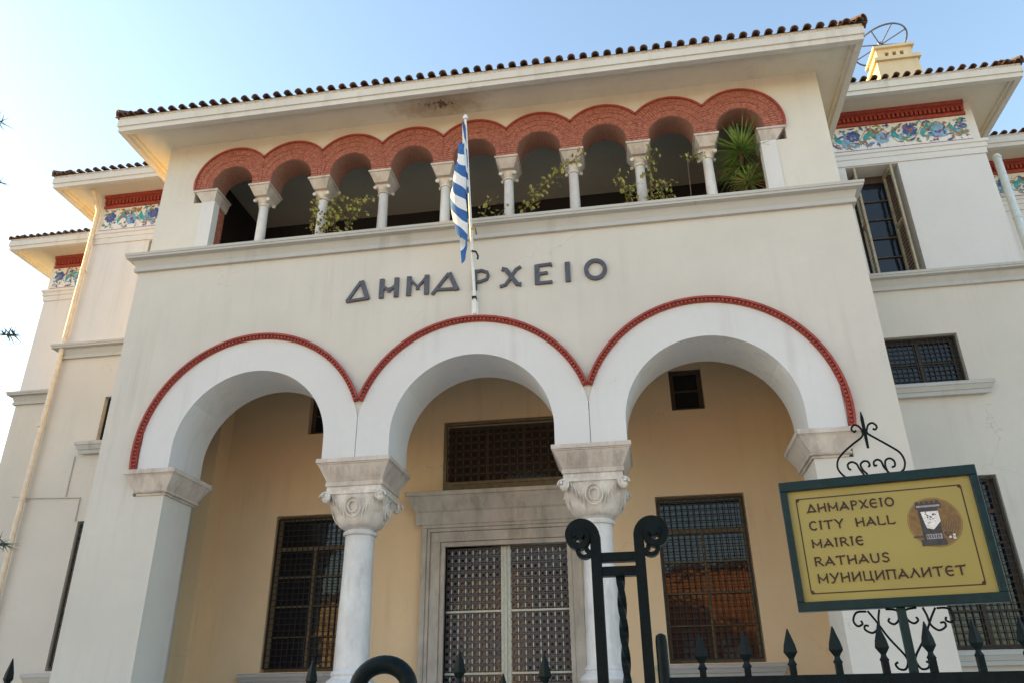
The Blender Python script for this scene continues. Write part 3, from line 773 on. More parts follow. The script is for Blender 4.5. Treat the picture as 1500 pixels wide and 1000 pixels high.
for sx in (-1, 1):
    x0, x1 = sorted((sx*5.75, sx*10.15)); eave(x0, x1, 2.28, 5.2, 7.58, 7.46, 7.74, "eave_plaster")
    x0, x1 = sorted((sx*10.2, sx*13.0)); eave(x0, x1, 4.45, 12, 7.58, 7.46, 7.74, "eave_plaster")
SL = R(20)
def roof(xa, xb, ya, yb, z, sides, tile_len=.42, fronts=True):
    """lean-to or hipped roof: a tiled field plus the eave row of barrel tiles as single pieces"""
    root = part_empty("roof", hall, ((xa+xb)/2, ya, z))
    m = MB(); d = yb-ya; h = d*math.tan(SL)
    xa2 = xa+d if -1 in sides else xa; xb2 = xb-d if 1 in sides else xb
    m.quad((xa, ya, z), (xb, ya, z), (xb2, yb, z+h), (xa2, yb, z+h))
    if -1 in sides: m.quad((xa, yb+.001, z), (xa, ya, z), (xa2, yb, z+h))
    if 1 in sides: m.quad((xb, ya, z), (xb, yb+.001, z), (xb2, yb, z+h))
    m.build("roof_field", "clay_tile", root, fix=False)
    return root
def tile_mesh(rad0, rad1, up):
    m = MB(); n = 8; L = .42; rs = []
    for k, (rad, y) in enumerate(((rad0, 0), (rad1, L))):
        ring = []
        for i in range(n+1):
            a = pi*i/n; ring.append((rad*cos(a), y, rad*sin(a)*up))
        for i in range(n, -1, -1):
            a = pi*i/n; ring.append(((rad-.016)*cos(a), y, (rad-.016)*sin(a)*up))
        rs.append(ring)
    m.rings(rs, False, 0, False)
    for ring in rs:
        for i in range(n): m.quad(ring[i], ring[i+1], ring[2*n+1-i-1], ring[2*n+1-i])
    return m
COVER = PAN = None
def eave_row(root, p0, p1, outward, z):
    """cover and pan tiles along the eave from p0 to p1; outward = unit vector away from the building"""
    global COVER, PAN
    p0, p1, o = Vector((*p0, z)), Vector((*p1, z)), Vector((*outward, 0))
    L = (p1-p0).length; n = max(1, round(L/.197)); rz = math.atan2(o.x, -o.y)
    for k in range(n+1):
        if k < n: pass
        b = p0+(p1-p0)*(k/n)+o*.07
        jit = random.uniform(-.012, .012)
        rot = (SL*.75+random.uniform(-.02, .02), random.uniform(-.03, .03), rz+random.uniform(-.025, .025))
        if COVER is None:
            COVER = tile_mesh(.064, .054, 1).build("roof_tile", "clay_tile", root, origin=(0, 0, 0)); attach(COVER, root, b+o*jit+Vector((0, 0, .022))); COVER.rotation_euler = rot
        else: put(COVER, "roof_tile", root, b+o*jit+Vector((0, 0, .022)), rot)
        if k < n:
            b = p0+(p1-p0)*((k+.5)/n)+o*(-.03+jit)
            if PAN is None:
                PAN = tile_mesh(.075, .085, -.4).build("pan_tile", "clay_tile", root, origin=(0, 0, 0)); attach(PAN, root, b+Vector((0, 0, .04))); PAN.rotation_euler = rot
            else: put(PAN, "pan_tile", root, b+Vector((0, 0, .04)), rot)
def hip_row(root, p, d, n=5):
    p = Vector(p); d = Vector(d).normalized()
    for k in range(n):
        m = tile_mesh(.10, .085, 1)
        o = m.build("hip_tile", "clay_tile", root, origin=(0, 0, 0))
        attach(o, root, p+d*(.36*k)+Vector((0, 0, .06))); o.rotation_euler = d.to_track_quat('Y', 'Z').to_euler()
rf = roof(-6.36, 6.36, -.67, 3.0, 6.385, (-1, 1))
eave_row(rf, (-6.30, -.66), (6.30, -.66), (0, -1), 6.36); eave_row(rf, (6.35, -.60), (6.35, 2.9), (1, 0), 6.36); eave_row(rf, (-6.35, -.60), (-6.35, 2.9), (-1, 0), 6.36)
for sx in (-1, 1): hip_row(rf, (sx*6.38, -.69, 6.36), (-sx, 1, .5))
# main block roof, hipped over both wings
m = MB(); z = 7.765; h = 2.4
A = [(-10.17, 2.26, z), (10.17, 2.26, z), (10.17, 14, z), (-10.17, 14, z)]; rg = [(-4.3, 8.1, z+h), (4.3, 8.1, z+h)]
m.quad(A[0], A[1], rg[1], rg[0]); m.quad(A[1], A[2], rg[1]); m.quad(A[2], A[3], rg[0], rg[1]); m.quad(A[3], A[0], rg[0])
mr = part_empty("roof", hall, (0, 2.3, z)); m.build("roof_field", "clay_tile", mr, fix=False)
for sx in (-1, 1):
    eave_row(mr, (sx*6.5, 2.26), (sx*10.12, 2.26), (0, -1), 7.74); eave_row(mr, (sx*10.17, 2.3), (sx*10.17, 4.4), (sx, 0), 7.74)
    hip_row(mr, (sx*10.2, 2.23, 7.74), (-sx, 1, .4))
    rr_ = roof(*sorted((sx*9.0, sx*13.02)), 4.43, 8.0, 7.765, (sx,)); eave_row(rr_, (sx*10.3, 4.44), (sx*12.98, 4.44), (0, -1), 7.74); eave_row(rr_, (sx*13.02, 4.5), (sx*13.02, 7.9), (sx, 0), 7.74)

# ---- chimney with its stepped cap
ch = part_empty("chimney", hall, (9.14, 5.1, 8.6))
m = MB(); cx, cy = 9.16, 5.1
m.frustum((cx-.52, cx+.52, cy-.42, cy+.42), (cx-.46, cx+.46, cy-.36, cy+.36), 8.4, 10.45); m.box(cx-.52, cx+.52, cy-.42, cy+.42, 10.45, 10.55)
m.build("stack", "chimney_plaster", ch)
m = MB()
rect_wall(m, cx-.40, cx+.40, 10.55, 10.86, cy-.32, cy-.20, [(cx-.22+k*.17, cx-.13+k*.17, 10.64, 10.75) for k in range(3)])
m.box(cx-.40, cx-.28, cy-.20, cy+.32, 10.55, 10.86); m.box(cx+.28, cx+.40, cy-.20, cy+.32, 10.55, 10.86); m.box(cx-.28, cx+.28, cy+.2, cy+.32, 10.55, 10.86)
m.build("vent_block", "chimney_plaster", ch)
m = MB(); m.box(cx-.46, cx+.46, cy-.38, cy+.38, 10.86, 10.93); m.frustum((cx-.40, cx+.40, cy-.32, cy+.32), (cx-.28, cx+.28, cy-.2, cy+.2), 10.93, 11.03); m.build("cap", "chimney_plaster", ch)
wh = thing("wire_nest_frame", "round bluish wire frame with spokes on top of the chimney", "wire frame", (cx-.05, cy, 11.03))
m = MB(); wc = Vector((cx-.12, cy, 11.30)); T = Matrix.Rotation(R(-8), 3, 'Y') @ Matrix.Rotation(R(-4), 3, 'X')
circ = lambda r, n=40: [wc+T @ Vector((r*cos(2*pi*k/n), r*sin(2*pi*k/n), 0)) for k in range(n+1)]
m.tube(circ(.62), .022, 6); m.build("rim", "galvanised_wire", wh)
for k in range(8):
    m = MB(); a = 2*pi*k/8+.2; m.tube([wc, wc+T @ Vector((.62*cos(a), .62*sin(a), 0))], .016, 6); m.build("spoke", "galvanised_wire", wh)
m = MB(); m.tube([wc+T @ Vector((0, 0, -.06)), wc+T @ Vector((0, 0, .06))], .06, 10); m.tube([wc, (cx, cy, 11.02)], .025, 6)
m.build("hub", "galvanised_wire", wh)

# ---- letters over the arches
def poly_arc(cx, cz, rx, rz, a0, a1, n=14): return [(cx+rx*cos(R(a0+(a1-a0)*k/n)), cz+rz*sin(R(a0+(a1-a0)*k/n))) for k in range(n+1)]
def strokes(m, lines, y0, th, X, Z):
    """lines: (points, width); X, Z map glyph units to metres"""
    n = 0
    for pts, wd in lines:
        P = [(X(p[0]), Z(p[1])) for p in pts]
        L, Q = [], []
        for i, p in enumerate(P):
            a = P[max(i-1, 0)]; b = P[min(i+1, len(P)-1)]; dx, dz = b[0]-a[0], b[1]-a[1]; l = sqrt(dx*dx+dz*dz) or 1
            nx, nz = -dz/l*wd/2, dx/l*wd/2
            L.append((p[0]+nx, p[1]+nz)); Q.append((p[0]-nx, p[1]-nz))
        rs = [[(L[i][0], y0-n*.0006, L[i][1]), (Q[i][0], y0-n*.0006, Q[i][1]), (Q[i][0], y0+th, Q[i][1]), (L[i][0], y0+th, L[i][1])] for i in range(len(P))]
        m.rings(rs, True, 0, False); n += 1
T1, T2 = .074, .046
big = {
 'delta': [([(.62, 1.), (.95, .08)], T1), ([(.60, .98), (.02, .04)], T2), ([(.0, .05), (1, .13)], T2)],
 'eta': [([(.1, 0), (.1, 1)], T1), ([(.88, 0), (.88, 1)], T1), ([(.14, .62), (.42, .42), (.58, .42), (.86, .62)], T2), ([(.5, .28), (.5, .5)], T1*.7)],
 'mu': [([(.1, 0), (.1, 1)], T1), ([(.9, 0), (.9, 1)], T1), ([(.14, .85), (.5, .42), (.86, .85)], T2), ([(.5, .28), (.5, .5)], T1*.7)],
 'alpha': [([(.62, 1.), (.92, .12)], T1), ([(.60, .98), (.02, .0)], T2), ([(.15, .22), (.98, .18)], T2)],
 'rho': [([(.16, 0), (.16, 1)], T1), ([(.16, .95), (.55, .97), (.9, .85), (.95, .68), (.86, .50), (.5, .40), (.2, .40)], T2)],
 'chi': [([(.12, .95), (.3, .9), (.78, .1), (.95, .08)], T1*.9), ([(.95, .98), (.75, .88), (.28, .12), (.02, .05)], T2)],
 'epsilon': [([(.18, 0), (.18, 1)], T1), ([(.18, .95), (.98, .98)], T2), ([(.18, .52), (.75, .55)], T2), ([(.18, .05), (.98, .06)], T2), ([(.92, 1.), (.96, .86)], T2*.6)],
 'iota': [([(.5, 0), (.5, 1)], T1*1.05)],
 'omicron': [(poly_arc(.5, .5, .4, .45, 0, 360, 24), T1*.85)],
}
spec = [('delta', -2.03, -1.66, 2.55), ('eta', -1.49, -1.18, 2.575), ('mu', -1.05, -.69, 2.575), ('alpha', -.64, -.20, 2.56), ('rho', .0, .27, 2.575), ('chi', .43, .79, 2.575),
        ('epsilon', .97, 1.26, 2.575), ('iota', 1.42, 1.57, 2.575), ('omicron', 1.74, 2.10, 2.575)]
lt = part_empty("inscription", hall, (0, 0, 2.55))
for nm, a, b, z0 in spec:
    m = MB(); strokes(m, big[nm], -.036, .035, lambda u: a+(b-a)*u, lambda v: z0+(2.92-z0)*v)
    m.build("letter", "letter_metal", lt, fix=False)

# ---- pipes and conduit
def pipe(name, path, r, mat, clips=()):
    root = part_empty(name, hall, path[-1]); m = MB(); m.tube(path, r, 12); m.build("pipe", mat, root)
    for (x, y, z) in clips: m = MB(); m.lathe([(r+.012, z-.02), (r+.012, z+.02)], x, y, 12); m.box(x-.015, x+.015, y, y+.12, z-.012, z+.012); m.build("bracket", mat, root)
pipe("drainpipe", [(-9.36, 2.55, 7.50), (-9.37, 2.75, 7.32), (-9.38, 2.90, 7.15), (-9.41, 2.90, 4.0), (-9.45, 2.90, 0), (-9.45, 2.90, G)], .05, "cream_paint",
     [(-9.39, 2.90, 5.6), (-9.45, 2.90, 2.0), (-9.45, 2.90, .5), (-9.45, 2.90, -1.5)])
pipe("drainpipe", [(10.16, 4.02, 6.93), (10.16, 4.0, 6.80), (10.165, 4.0, 3.2), (10.165, 4.0, G)], .075, "bluish_pipe_paint", [(10.16, 4.0, 6.86), (10.165, 4.0, 5.4)])
m = MB(); m.tube([(-8.60, 2.985, 1.34), (-8.60, 2.985, .54)], .012, 6); m.tube([(-9.65, 2.86, .56), (-9.45, 2.985, .55), (-8.28, 2.985, .50), (-8.28, 2.985, .05)], .012, 6)
m.build("cable", "trim_plaster", hall)

# ================================================================== FLAG
B0, B1 = Vector((.05, 0, 2.22)), Vector((.03, -.80, 5.27))
fl = thing("flagpole", "white flagpole with a limp blue and white striped flag leaning out above the central arch", "flag", B0)
m = MB(); m.tube([B0+(B1-B0)*.02, B1], [.025, .018], 10); m.build("pole", "white_paint", fl)
m = MB(); m.lathe([(.0, 0), (.035, .01), (.045, .045), (.03, .08), (.0, .09)], 0, 0, 12); o = m.build("finial", "white_paint", fl, origin=(0, 0, 0)); attach(o, fl, B1)
m = MB(); m.box(.0, .10, -.025, 0, 2.08, 2.36); m.tube([(.05, -.02, 2.16), (.05, -.075, 2.36)], .036, 10); m.build("bracket", "white_paint", fl)
pd = (B1-B0)
m = MB(); k0 = B0+pd*.30; m.tube([k0+Vector((0, -.02, 0)), k0+Vector((.07, -.05, -.04)), k0+Vector((.10, -.03, -.11)), k0+Vector((.09, -.02, -.16))], .017, 6); m.build("halyard_knot", "black_iron", fl)
k0 = B0+pd*.42; m = MB(); m.tube([k0, k0+Vector((.08, -.05, -.05)), k0+Vector((.09, -.03, -.14))], .014, 6); m.build("halyard_knot", "black_iron", fl)
m = MB(); m.box(.015, .085, -.10, -.03, 2.40, 2.43); m.build("cleat", "black_iron", fl)
def flag_mesh():
    m = MB(); NS, NT = 36, 40; H, D = 1.2, 1.5
    def P(s, t):
        hp = B1-pd.normalized()*(.10+s*H)         # hoist point on the pole
        # the cloth hangs from the upper hoist corner and gathers against the pole
        s2 = s+.06*sin(8*t+2)+.035*sin(17*t+3*s)
        hp = B1-pd.normalized()*(.12+s2*H*(.9+.25*t))
        g = min(1, t*3.0); env = (.25+.9*min(1, s*1.6))*(1-.35*max(0, s-.75)*4*t)
        ph = t*10.5+s*1.1
        x = hp.x-.03*g-env*g*(.085+.098*cos(ph))+.022*g*sin(t*23+5*s)+.012*g*sin(t*41-7*s)
        y = hp.y-.03-.12*g*sin(ph)-.05*sin(8*t+6*s)*g
        z = hp.z-t*D*(.30+.34*s)-.05*g*cos(ph)
        return (x, y, z)
    G_ = [[P(i/NS, j/NT) for j in range(NT+1)] for i in range(NS+1)]
    for i in range(NS):
        for j in range(NT):
            s, t = (i+.5)/NS, (j+.5)/NT; st = int(s*9)
            mi = st % 2
            if s < 5/9 and t < 5/13.5: mi = 1 if (abs(s-2.5/9) < .5/9 or abs(t-2.5/13.5) < .5/13.5) else 0
            m.quad(G_[i][j], G_[i+1][j], G_[i+1][j+1], G_[i][j+1], mi=mi, sm=True)
    return m
o = flag_mesh().build("flag_cloth", ["flag_blue", "flag_white"], fl)

# ================================================================== PLANTS IN THE LOGGIA
def blade(m, base, d, l, wd, droop, mi=0):
    d = Vector(d).normalized(); side = d.cross(Vector((0, 0, 1)));
    if side.length < .05: side = Vector((1, 0, 0))
    side.normalize(); pts = []
    for k in range(5):
        t = k/4; c = Vector(base)+d*l*t+Vector((0, 0, -droop*l*t*t)); h = wd*(1-t)**.7 if k else wd*.7
        pts.append((c-side*h, c+side*h, c-Vector((0, 0, h*.5))))
    for a, b in zip(pts[:-1], pts[1:]): m.quad(a[0], a[2], b[2], b[0], mi=mi); m.quad(a[2], a[1], b[1], b[2], mi=mi)
yu = thing("yucca", "spiky green yucca filling the rightmost loggia arch", "potted plant", (4.40, .80, 3.8))
m = MB(); m.tube([(4.40, .80, 4.1), (4.42, .75, 4.6), (4.42, .42, 4.95)], [.06, .05, .04], 8); m.tube([(4.40, .80, 4.15), (4.45, .5, 4.35)], [.05, .04], 8); m.build("trunk", "bark", yu)
m = MB(); m.lathe([(.14, 3.8), (.20, 4.15), (.22, 4.2), (.19, 4.2), (.17, 4.12)], 4.40, .80, 20); m.build("pot", "terracotta_wall", yu)
m = MB()
for k in range(150):
    a = random.uniform(0, 2*pi); e = random.uniform(-.55, 1.45); blade(m, (4.42, .40, 4.98), (cos(a)*cos(e), sin(a)*cos(e), sin(e)), random.uniform(.42, .66), .023, random.uniform(0, .25))
for k in range(110):
    a = random.uniform(0, 2*pi); e = random.uniform(-.5, 1.2); blade(m, (4.46, .42, 4.36), (cos(a)*cos(e), sin(a)*cos(e), sin(e)), random.uniform(.3, .48), .017, random.uniform(.1, .4), 1 if random.random() < .35 else 0)
for k in range(90):
    a = random.uniform(0, 2*pi); e = random.uniform(-.7, .3); blade(m, (4.38, .5, 4.7), (cos(a)*cos(e), sin(a)*cos(e), sin(e)), random.uniform(.35, .5), .016, random.uniform(.2, .5), 1 if random.random() < .2 else 0)
m.build("blades", ["yucca_green", "yucca_dry"], yu, fix=False)
def vine(label, stems, leafy, seed):
    rnd = random.Random(seed); p = stems[0][0]
    v = thing("climbing_plant", label, "plant", (p[0], p[1]+.2, 3.8), "straggling creepers between the loggia columns")
    m = MB()
    for st in stems:
        pts = [Vector((st[0][0], st[0][1]+.15, 3.82))]+[Vector(q) for q in st]; m.tube(pts, .008, 5)
    m.build("stem", "vine_stem", v)
    m = MB()
    for st in stems:
        for a, b in zip(st[:-1], st[1:]):
            a, b = Vector(a), Vector(b); n = max(3, int((b-a).length*leafy*2.0))
            for k in range(n):
                c = a.lerp(b, rnd.random())+Vector((rnd.gauss(0, .055), rnd.gauss(0, .05), rnd.gauss(0, .055)))
                d = Vector((rnd.gauss(0, 1), rnd.gauss(0, 1), rnd.gauss(-.3, 1))).normalized(); s_ = d.orthogonal().normalized(); l = rnd.uniform(.055, .10); wd = l*.40
                mid = c+d*l*.5+s_.cross(d)*l*.12
                m.quad(c, mid+s_*wd, c+d*l, mid); m.quad(c, mid, c+d*l, mid-s_*wd)
    o = m.build("leaves", "vine_leaf", v, fix=False); o["kind"] = "stuff"
vine("dense yellow-green creeper twined around the second loggia column from the left", [[(-2.78, .05, 4.1), (-2.74, .0, 4.4), (-2.72, 0, 4.62)], [(-2.40, .05, 4.0), (-2.34, 0, 4.2), (-2.12, .02, 4.42), (-1.78, .05, 4.52)], [(-2.5, .05, 4.0), (-2.55, 0, 4.25), (-2.3, 0, 4.7)], [(-2.2, .1, 4.0), (-2.1, .1, 4.25), (-1.95, .1, 4.6)]], 46, 3)
vine("thin creeper slanting up to the column right of the flag", [[(.85, .05, 4.05), (1.02, 0, 4.3), (1.3, -.02, 4.52), (1.58, -.04, 4.74), (1.82, -.06, 4.93)], [(.80, .08, 4.0), (.95, .03, 4.12), (1.1, .03, 4.16)]], 42, 5)
vine("short hanging creeper spray in the third loggia arch from the right", [[(2.52, .15, 4.02), (2.55, .08, 4.2), (2.42, .05, 4.35), (2.34, .05, 4.48)], [(2.55, .1, 4.1), (2.62, .05, 4.25)]], 44, 8)
vine("upright creeper climbing beside the second loggia column from the right", [[(2.86, .1, 3.95), (2.88, .04, 4.2), (2.90, .02, 4.55), (2.93, 0, 4.92)], [(2.9, .1, 4.0), (3.05, .08, 4.2), (3.2, .08, 4.3)], [(3.0, .1, 3.95), (3.25, .1, 4.05)], [(3.5, .05, 4.62), (3.62, .0, 4.70), (3.75, 0, 4.74)]], 40, 11)
vine("low wisps of creeper behind the flag", [[(.12, .2, 4.0), (.2, .15, 4.25), (.42, .15, 4.32)], [(.3, .2, 4.0), (.5, .15, 4.15)]], 26, 13)

# ================================================================== FENCE, GATE, SIGN
FY = -7.4
def spear(m, x, y, zt):
    prof = [(.0105, zt-.125), (.017, zt-.118), (.0105, zt-.108), (.009, zt-.10), (.024, zt-.078), (.020, zt-.055), (.002, zt)]
    rs = [[(x+r, y, z), (x, y+r*.55, z), (x-r, y, z), (x, y-r*.55, z)] for r, z in prof]; m.rings(rs, True, 0, False)
def fence(label, xs, rails, wall):
    f = thing("iron_fence", label, "fence", ((xs[0][0]+xs[-1][0])/2, FY, G))
    p0 = None
    for x, zt in xs:
        root = MB(); root.box(x-.011, x+.011, FY-.011, FY+.011, G+.45, zt-.118); b = root.build("picket", "green_iron", f)
        m = MB(); spear(m, x, FY, zt); m.build("spearhead", "green_iron", b)
    for z, a, c in rails: m = MB(); m.box(a, c, FY-.02, FY+.02, z-.022, z+.022); m.build("rail", "green_iron", f, bevel=.004)
    m = MB(); m.box(wall[0], wall[1], FY-.12, FY+.12, G, G+.45); m.build("plinth", "concrete", f, bevel=.01)
    return f
fence("dark green iron fence with spearhead pickets right of the gate post", [(2.42+.1545*k, -3.095+.004*k) for k in range(0, 18)], [(-3.262, 2.29, 5.2), (G+.62, 2.29, 5.2)], (2.29, 5.3))
fence("dark green iron fence with spearhead pickets left of the hooped gate post", [(-.33-.155*k, -3.12) for k in range(0, 22, 1)][::-1]+[(-.33+.155*k, z) for k, z in ((1, -3.36), (2, -3.40), (3, -3.42), (4, -3.42), (5, -3.40), (6, -3.36))]+[(.96, -3.15)], [(-3.48, -3.7, 1.10), (G+.62, -3.7, 1.10)], (-3.8, 1.10))
gl = thing("gate", "dark green iron gate leaf with spearhead bars in front of the bronze door", "gate", (1.7, FY, G))
for x, z in ((1.44, -3.30), (1.535, -3.13), (1.70, -3.215), (1.855, -3.15), (1.97, -3.26)):
    m = MB(); m.box(x-.010, x+.010, FY-.010, FY+.010, G+.1, z-.118); b = m.build("picket", "green_iron", gl); m = MB(); spear(m, x, FY, z); m.build("spearhead", "green_iron", b)
for z in (-3.47, -4.3): m = MB(); m.box(1.39, 2.02, FY-.018, FY+.018, z-.02, z+.02); m.build("rail", "green_iron", gl)
# hooped post left of the gate
hp = thing("hooped_gate_post", "dark green iron gate post bent into a round hoop at the bottom edge", "gate post", (1.245, FY, G))
m = MB(); pts = [(1.145, FY, G), (1.145, FY, -3.26)]+[(1.245-.10*cos(pi*k/16), FY, -3.26+.085*sin(pi*k/16)) for k in range(17)]+[(1.345, FY, G)]
m.tube(pts, .033, 12); m.build("hoop", "green_iron", hp)
# tall scrolled gate post
gp = thing("scrolled_gate_post", "tall dark green iron gate post topped with two outward scrolls", "gate post", (2.15, FY, G))
def scroll_bar(x, sgn, ztop, turn):
    m = MB(); pts = [(x, FY, G), (x, FY, ztop)]
    cxx = x+sgn*.058; r = .058
    for k in range(1, 49):
        a = k/48*turn; rad = r*(1-.78*(k/48)**.9)
        pts.append((cxx-sgn*rad*cos(a), FY-.02*(k/48), ztop+rad*sin(a)*1.05))
    m.tube(pts, [1.45]*2+[1.45-.65*min(1, k/30) for k in range(1, 49)], flat=(.027, .056))
    return m
for x, sgn in ((2.066, -1), (2.232, 1)):
    m = scroll_bar(x, sgn, -2.735, 3.1*pi); b = m.build("upright", "green_iron", gp, bevel=.003)
    cxx = x+sgn*.056
    m = MB(); m.tube([(cxx, FY-.052, -2.733), (cxx, FY+.03, -2.733)], .014, 12); m.build("scroll_eye", "green_iron", b)
    m = MB(); pts = []
    for k in range(22):
        a = k/21*2.2*pi; rad = .030*(1-.6*k/21); pts.append((x+sgn*(.046-rad*cos(a)), FY-.01, -2.800-rad*sin(a)*.9+.012))
    m.tube(pts, 1.0, flat=(.016, .04)); m.build("small_curl", "green_iron", b)
for z0, z1 in ((-2.832, -2.798), (-2.885, -2.850)): m = MB(); m.box(2.079, 2.219, FY-.024, FY+.024, z0, z1); m.build("crossbar", "green_iron", gp, bevel=.003)
m = MB(); rs = []
for k in range(81):
    z = -2.885-k*.026; a = k*.42; rs.append([(2.152+.0175*cos(a+q*pi/2), FY+.0175*sin(a+q*pi/2), z) for q in range(4)])
m.rings(rs, True, 0, False); m.build("twisted_bar", "green_iron", gp)
m = MB(); m.lathe([(.021, G), (.021, -3.12), (.018, -3.10), (.006, -3.093)], 2.283, FY-.02, 14); m.build("hinge_post", "green_iron", gp)

# sign on its post
SA = -.193
sg = thing("street_sign", "gold sign board in five languages in a dark teal frame on a scrolled post", "sign", (2.796, -7.3, -3.023), rotz=SA)
def spart(m, name, mats, parent=None, **kw):
    """sign parts are laid out in the sign's own plane: x along the board, z up, front at y = 0"""
    o = m.build(name, mats, None, origin=(0, 0, 0), **kw); o.parent = parent or sg; return o
SW, SH = .694, .484
m = MB(); ft = .030; m.box(0, SW, -.022, .022, SH-ft*1.25, SH); m.box(0, SW, -.022, .022, 0, ft*1.1)
m.box(0, ft*.9, -.0215, .0215, ft*1.1, SH-ft*1.25); m.box(SW-ft*.9, SW, -.0215, .0215, ft*1.1, SH-ft*1.25)
spart(m, "frame", "sign_frame_paint", bevel=.003)
m = MB(); m.box(ft*.9, SW-ft*.9, -.006, .010, ft*1.1, SH-ft*1.25); pn = spart(m, "panel", "sign_gold")
m = MB(); bx0, bx1, bz0, bz1, q = .056, .632, .062, .415, .0022; yy = (-.0068, -.006)
m.box(bx0, bx1, *yy, bz0-q, bz0+q); m.box(bx0, bx1, *yy, bz1-q, bz1+q); m.box(bx0-q, bx0+q, *yy, bz0+q, bz1-q); m.box(bx1-q, bx1+q, *yy, bz0+q, bz1-q)
for x, z, dx, dz in ((bx0, bz0, 1, 1), (bx1, bz0, -1, 1), (bx0, bz1, 1, -1), (bx1, bz1, -1, -1)):
    m.quad((x, -.0074, z), (x+dx*.014, -.0074, z), (x+dx*.009, -.0074, z+dz*.009), (x, -.0074, z+dz*.014))
spart(m, "border_line", "sign_ink", pn, fix=False)
W1 = .0056
def arc(*a): return poly_arc(*a, n=10)
GL = {  # glyphs as strokes in a box of width w and height 1
 'Δ': (1.0, [[(.5, 1), (.95, .08)], [(.5, 1), (.12, .1)], [(0, .0), (.12, .12), (.9, .12)]]),
 'A': (.95, [[(.45, 1), (.92, .02)], [(.52, .82), (.05, .12), (.0, .0)], [(.08, .28), (.78, .30)]]),
 'H': (.95, [[(.1, 0), (.1, 1)], [(.85, 0), (.85, 1)], [(.1, .5), (.35, .42), (.6, .58), (.85, .5)]]),
 'M': (1.1, [[(.1, 0), (.1, 1)], [(1., 0), (1., 1)], [(.1, .75), (.55, .3), (1., .75)]]),
 'P': (.75, [[(.15, -.1), (.15, 1)], [(.15, .95), (.5, 1), (.72, .8), (.6, .52), (.15, .48)]]),
 'X': (.9, [[(.05, .95), (.2, .92), (.7, .08), (.9, .1)], [(.85, 1), (.1, 0)]]),
 'Є': (.85, [arc(.48, .5, .40, .5, 55, 305), [(.1, .5), (.75, .52)]]),
 'I': (.35, [[(.18, 0), (.18, 1)], [(.05, 1), (.3, 1)]]),
 'O': (1.0, [poly_arc(.5, .5, .42, .48, 0, 360, 16)]),
 'C': (.9, [arc(.5, .5, .42, .5, 50, 310)]),
 'T': (.95, [[(.48, 0), (.48, .95)], [(.02, .88), (.08, .97), (.9, .97), (.95, 1.05)]]),
 'Y': (.95, [[(.05, 1.05), (.2, .95), (.5, .5)], [(.92, 1.05), (.8, .9), (.5, .5), (.5, 0)]]),
 'L': (.8, [[(.12, 1), (.12, .05), (.72, .02), (.8, .15)]]),
 'R': (.9, [[(.12, 0), (.12, 1)], [(.12, .97), (.55, 1), (.72, .78), (.55, .52), (.12, .48)], [(.4, .5), (.88, .0)]]),
 'U': (.95, [[(.1, 1), (.1, .4), (.2, .08), (.48, .0), (.75, .08), (.85, .4), (.85, 1)]]),
 'S': (.75, [[(.7, .9), (.45, 1.02), (.15, .88), (.15, .65), (.6, .42), (.68, .18), (.42, -.02), (.05, .1)]]),
 'И': (.95, [[(.1, 0), (.1, 1)], [(.85, 0), (.85, 1)], [(.1, .1), (.85, .9)]]),
 'Ц': (1.0, [[(.1, 1), (.1, .05), (.98, .05), (.98, -.22)], [(.8, 1), (.8, .05)]]),
 'П': (.95, [[(.12, 0), (.12, .95)], [(.82, 0), (.82, .95)], [(0, .97), (.95, .97)]]),
 'Λ': (.95, [[(.45, 1), (.92, .02)], [(.52, .85), (.12, .12), (.0, .05)]]),
 'У': (.9, [[(.05, 1), (.45, .42)], [(.9, 1.05), (.3, .0), (.1, -.02)]]),
 ' ': (.9, []),
}
def text_line(txt, x0, x1, z0, z1):
    h = z1-z0; tw = sum(GL[c][0]*1.0+.22 for c in txt)-.22; k = (x1-x0)/tw; x = x0; rnd = random.Random(len(txt))
    for ch_ in txt:
        wd, st = GL[ch_]; m = MB()
        strokes(m, [(p, W1*(1 if j else 1.15)) for j, p in enumerate(st)], -.0075, .0012, lambda u: x+u*k, lambda v: z0+v*h+(x-x0)*.0)
        for p in st:      # little wedge serifs
            for e in (p[0], p[-1]):
                if len(p) < 12:
                    cx_, cz_ = x+e[0]*k, z0+e[1]*h; s_ = W1*.62; m.quad((cx_-s_, -.0098, cz_), (cx_, -.0098, cz_-s_*.7), (cx_+s_, -.0098, cz_), (cx_, -.0098, cz_+s_*.7))
        x += (wd+.22)*k
        if st: spart(m, "letter", "sign_ink", pn, fix=False)
text_line('ΔHMAPXЄIO', .090, .400, .360, .391)
text_line('CITY HALL', .088, .388, .294, .325)
text_line('MAIRIЄ', .087, .269, .227, .257)
text_line('RATHAUS', .085, .344, .160, .191)
text_line('MУHИЦИПAΛИTЄT', .087, .582, .098, .130)
# round emblem: brown line ground, dark tower shape, pale shield
ec = (.520, .288)
m = MB(); disc = lambda r, y, mi, n=36, sx_=1: m.quad(*[(ec[0]+r*sx_*cos(2*pi*k/n), y, ec[1]+r*sin(2*pi*k/n)) for k in range(n)], mi=mi)
disc(.0905, -.0064, 0); disc(.0880, -.0067, 4); disc(.0865, -.007, 0)
for k in range(9):
    r = .078-.008*k
    pts = [(ec[0]+r*cos(t), ec[1]+r*sin(t)) for t in [R(-60+120*i/12) for i in range(13)]]
    for p, q2 in zip(pts[:-1], pts[1:]): m.quad((p[0], -.0073, p[1]), (q2[0], -.0073, q2[1]), (q2[0]-.0015, -.0073, q2[1]+.001), (p[0]-.0013, -.0073, p[1]+.0008), mi=1)
def rect(x0, x1, z0, z1, y, mi, sk_=0): m.quad((x0, y, z0), (x1, y, z0), (x1+sk_, y, z1), (x0+sk_, y, z1), mi=mi)
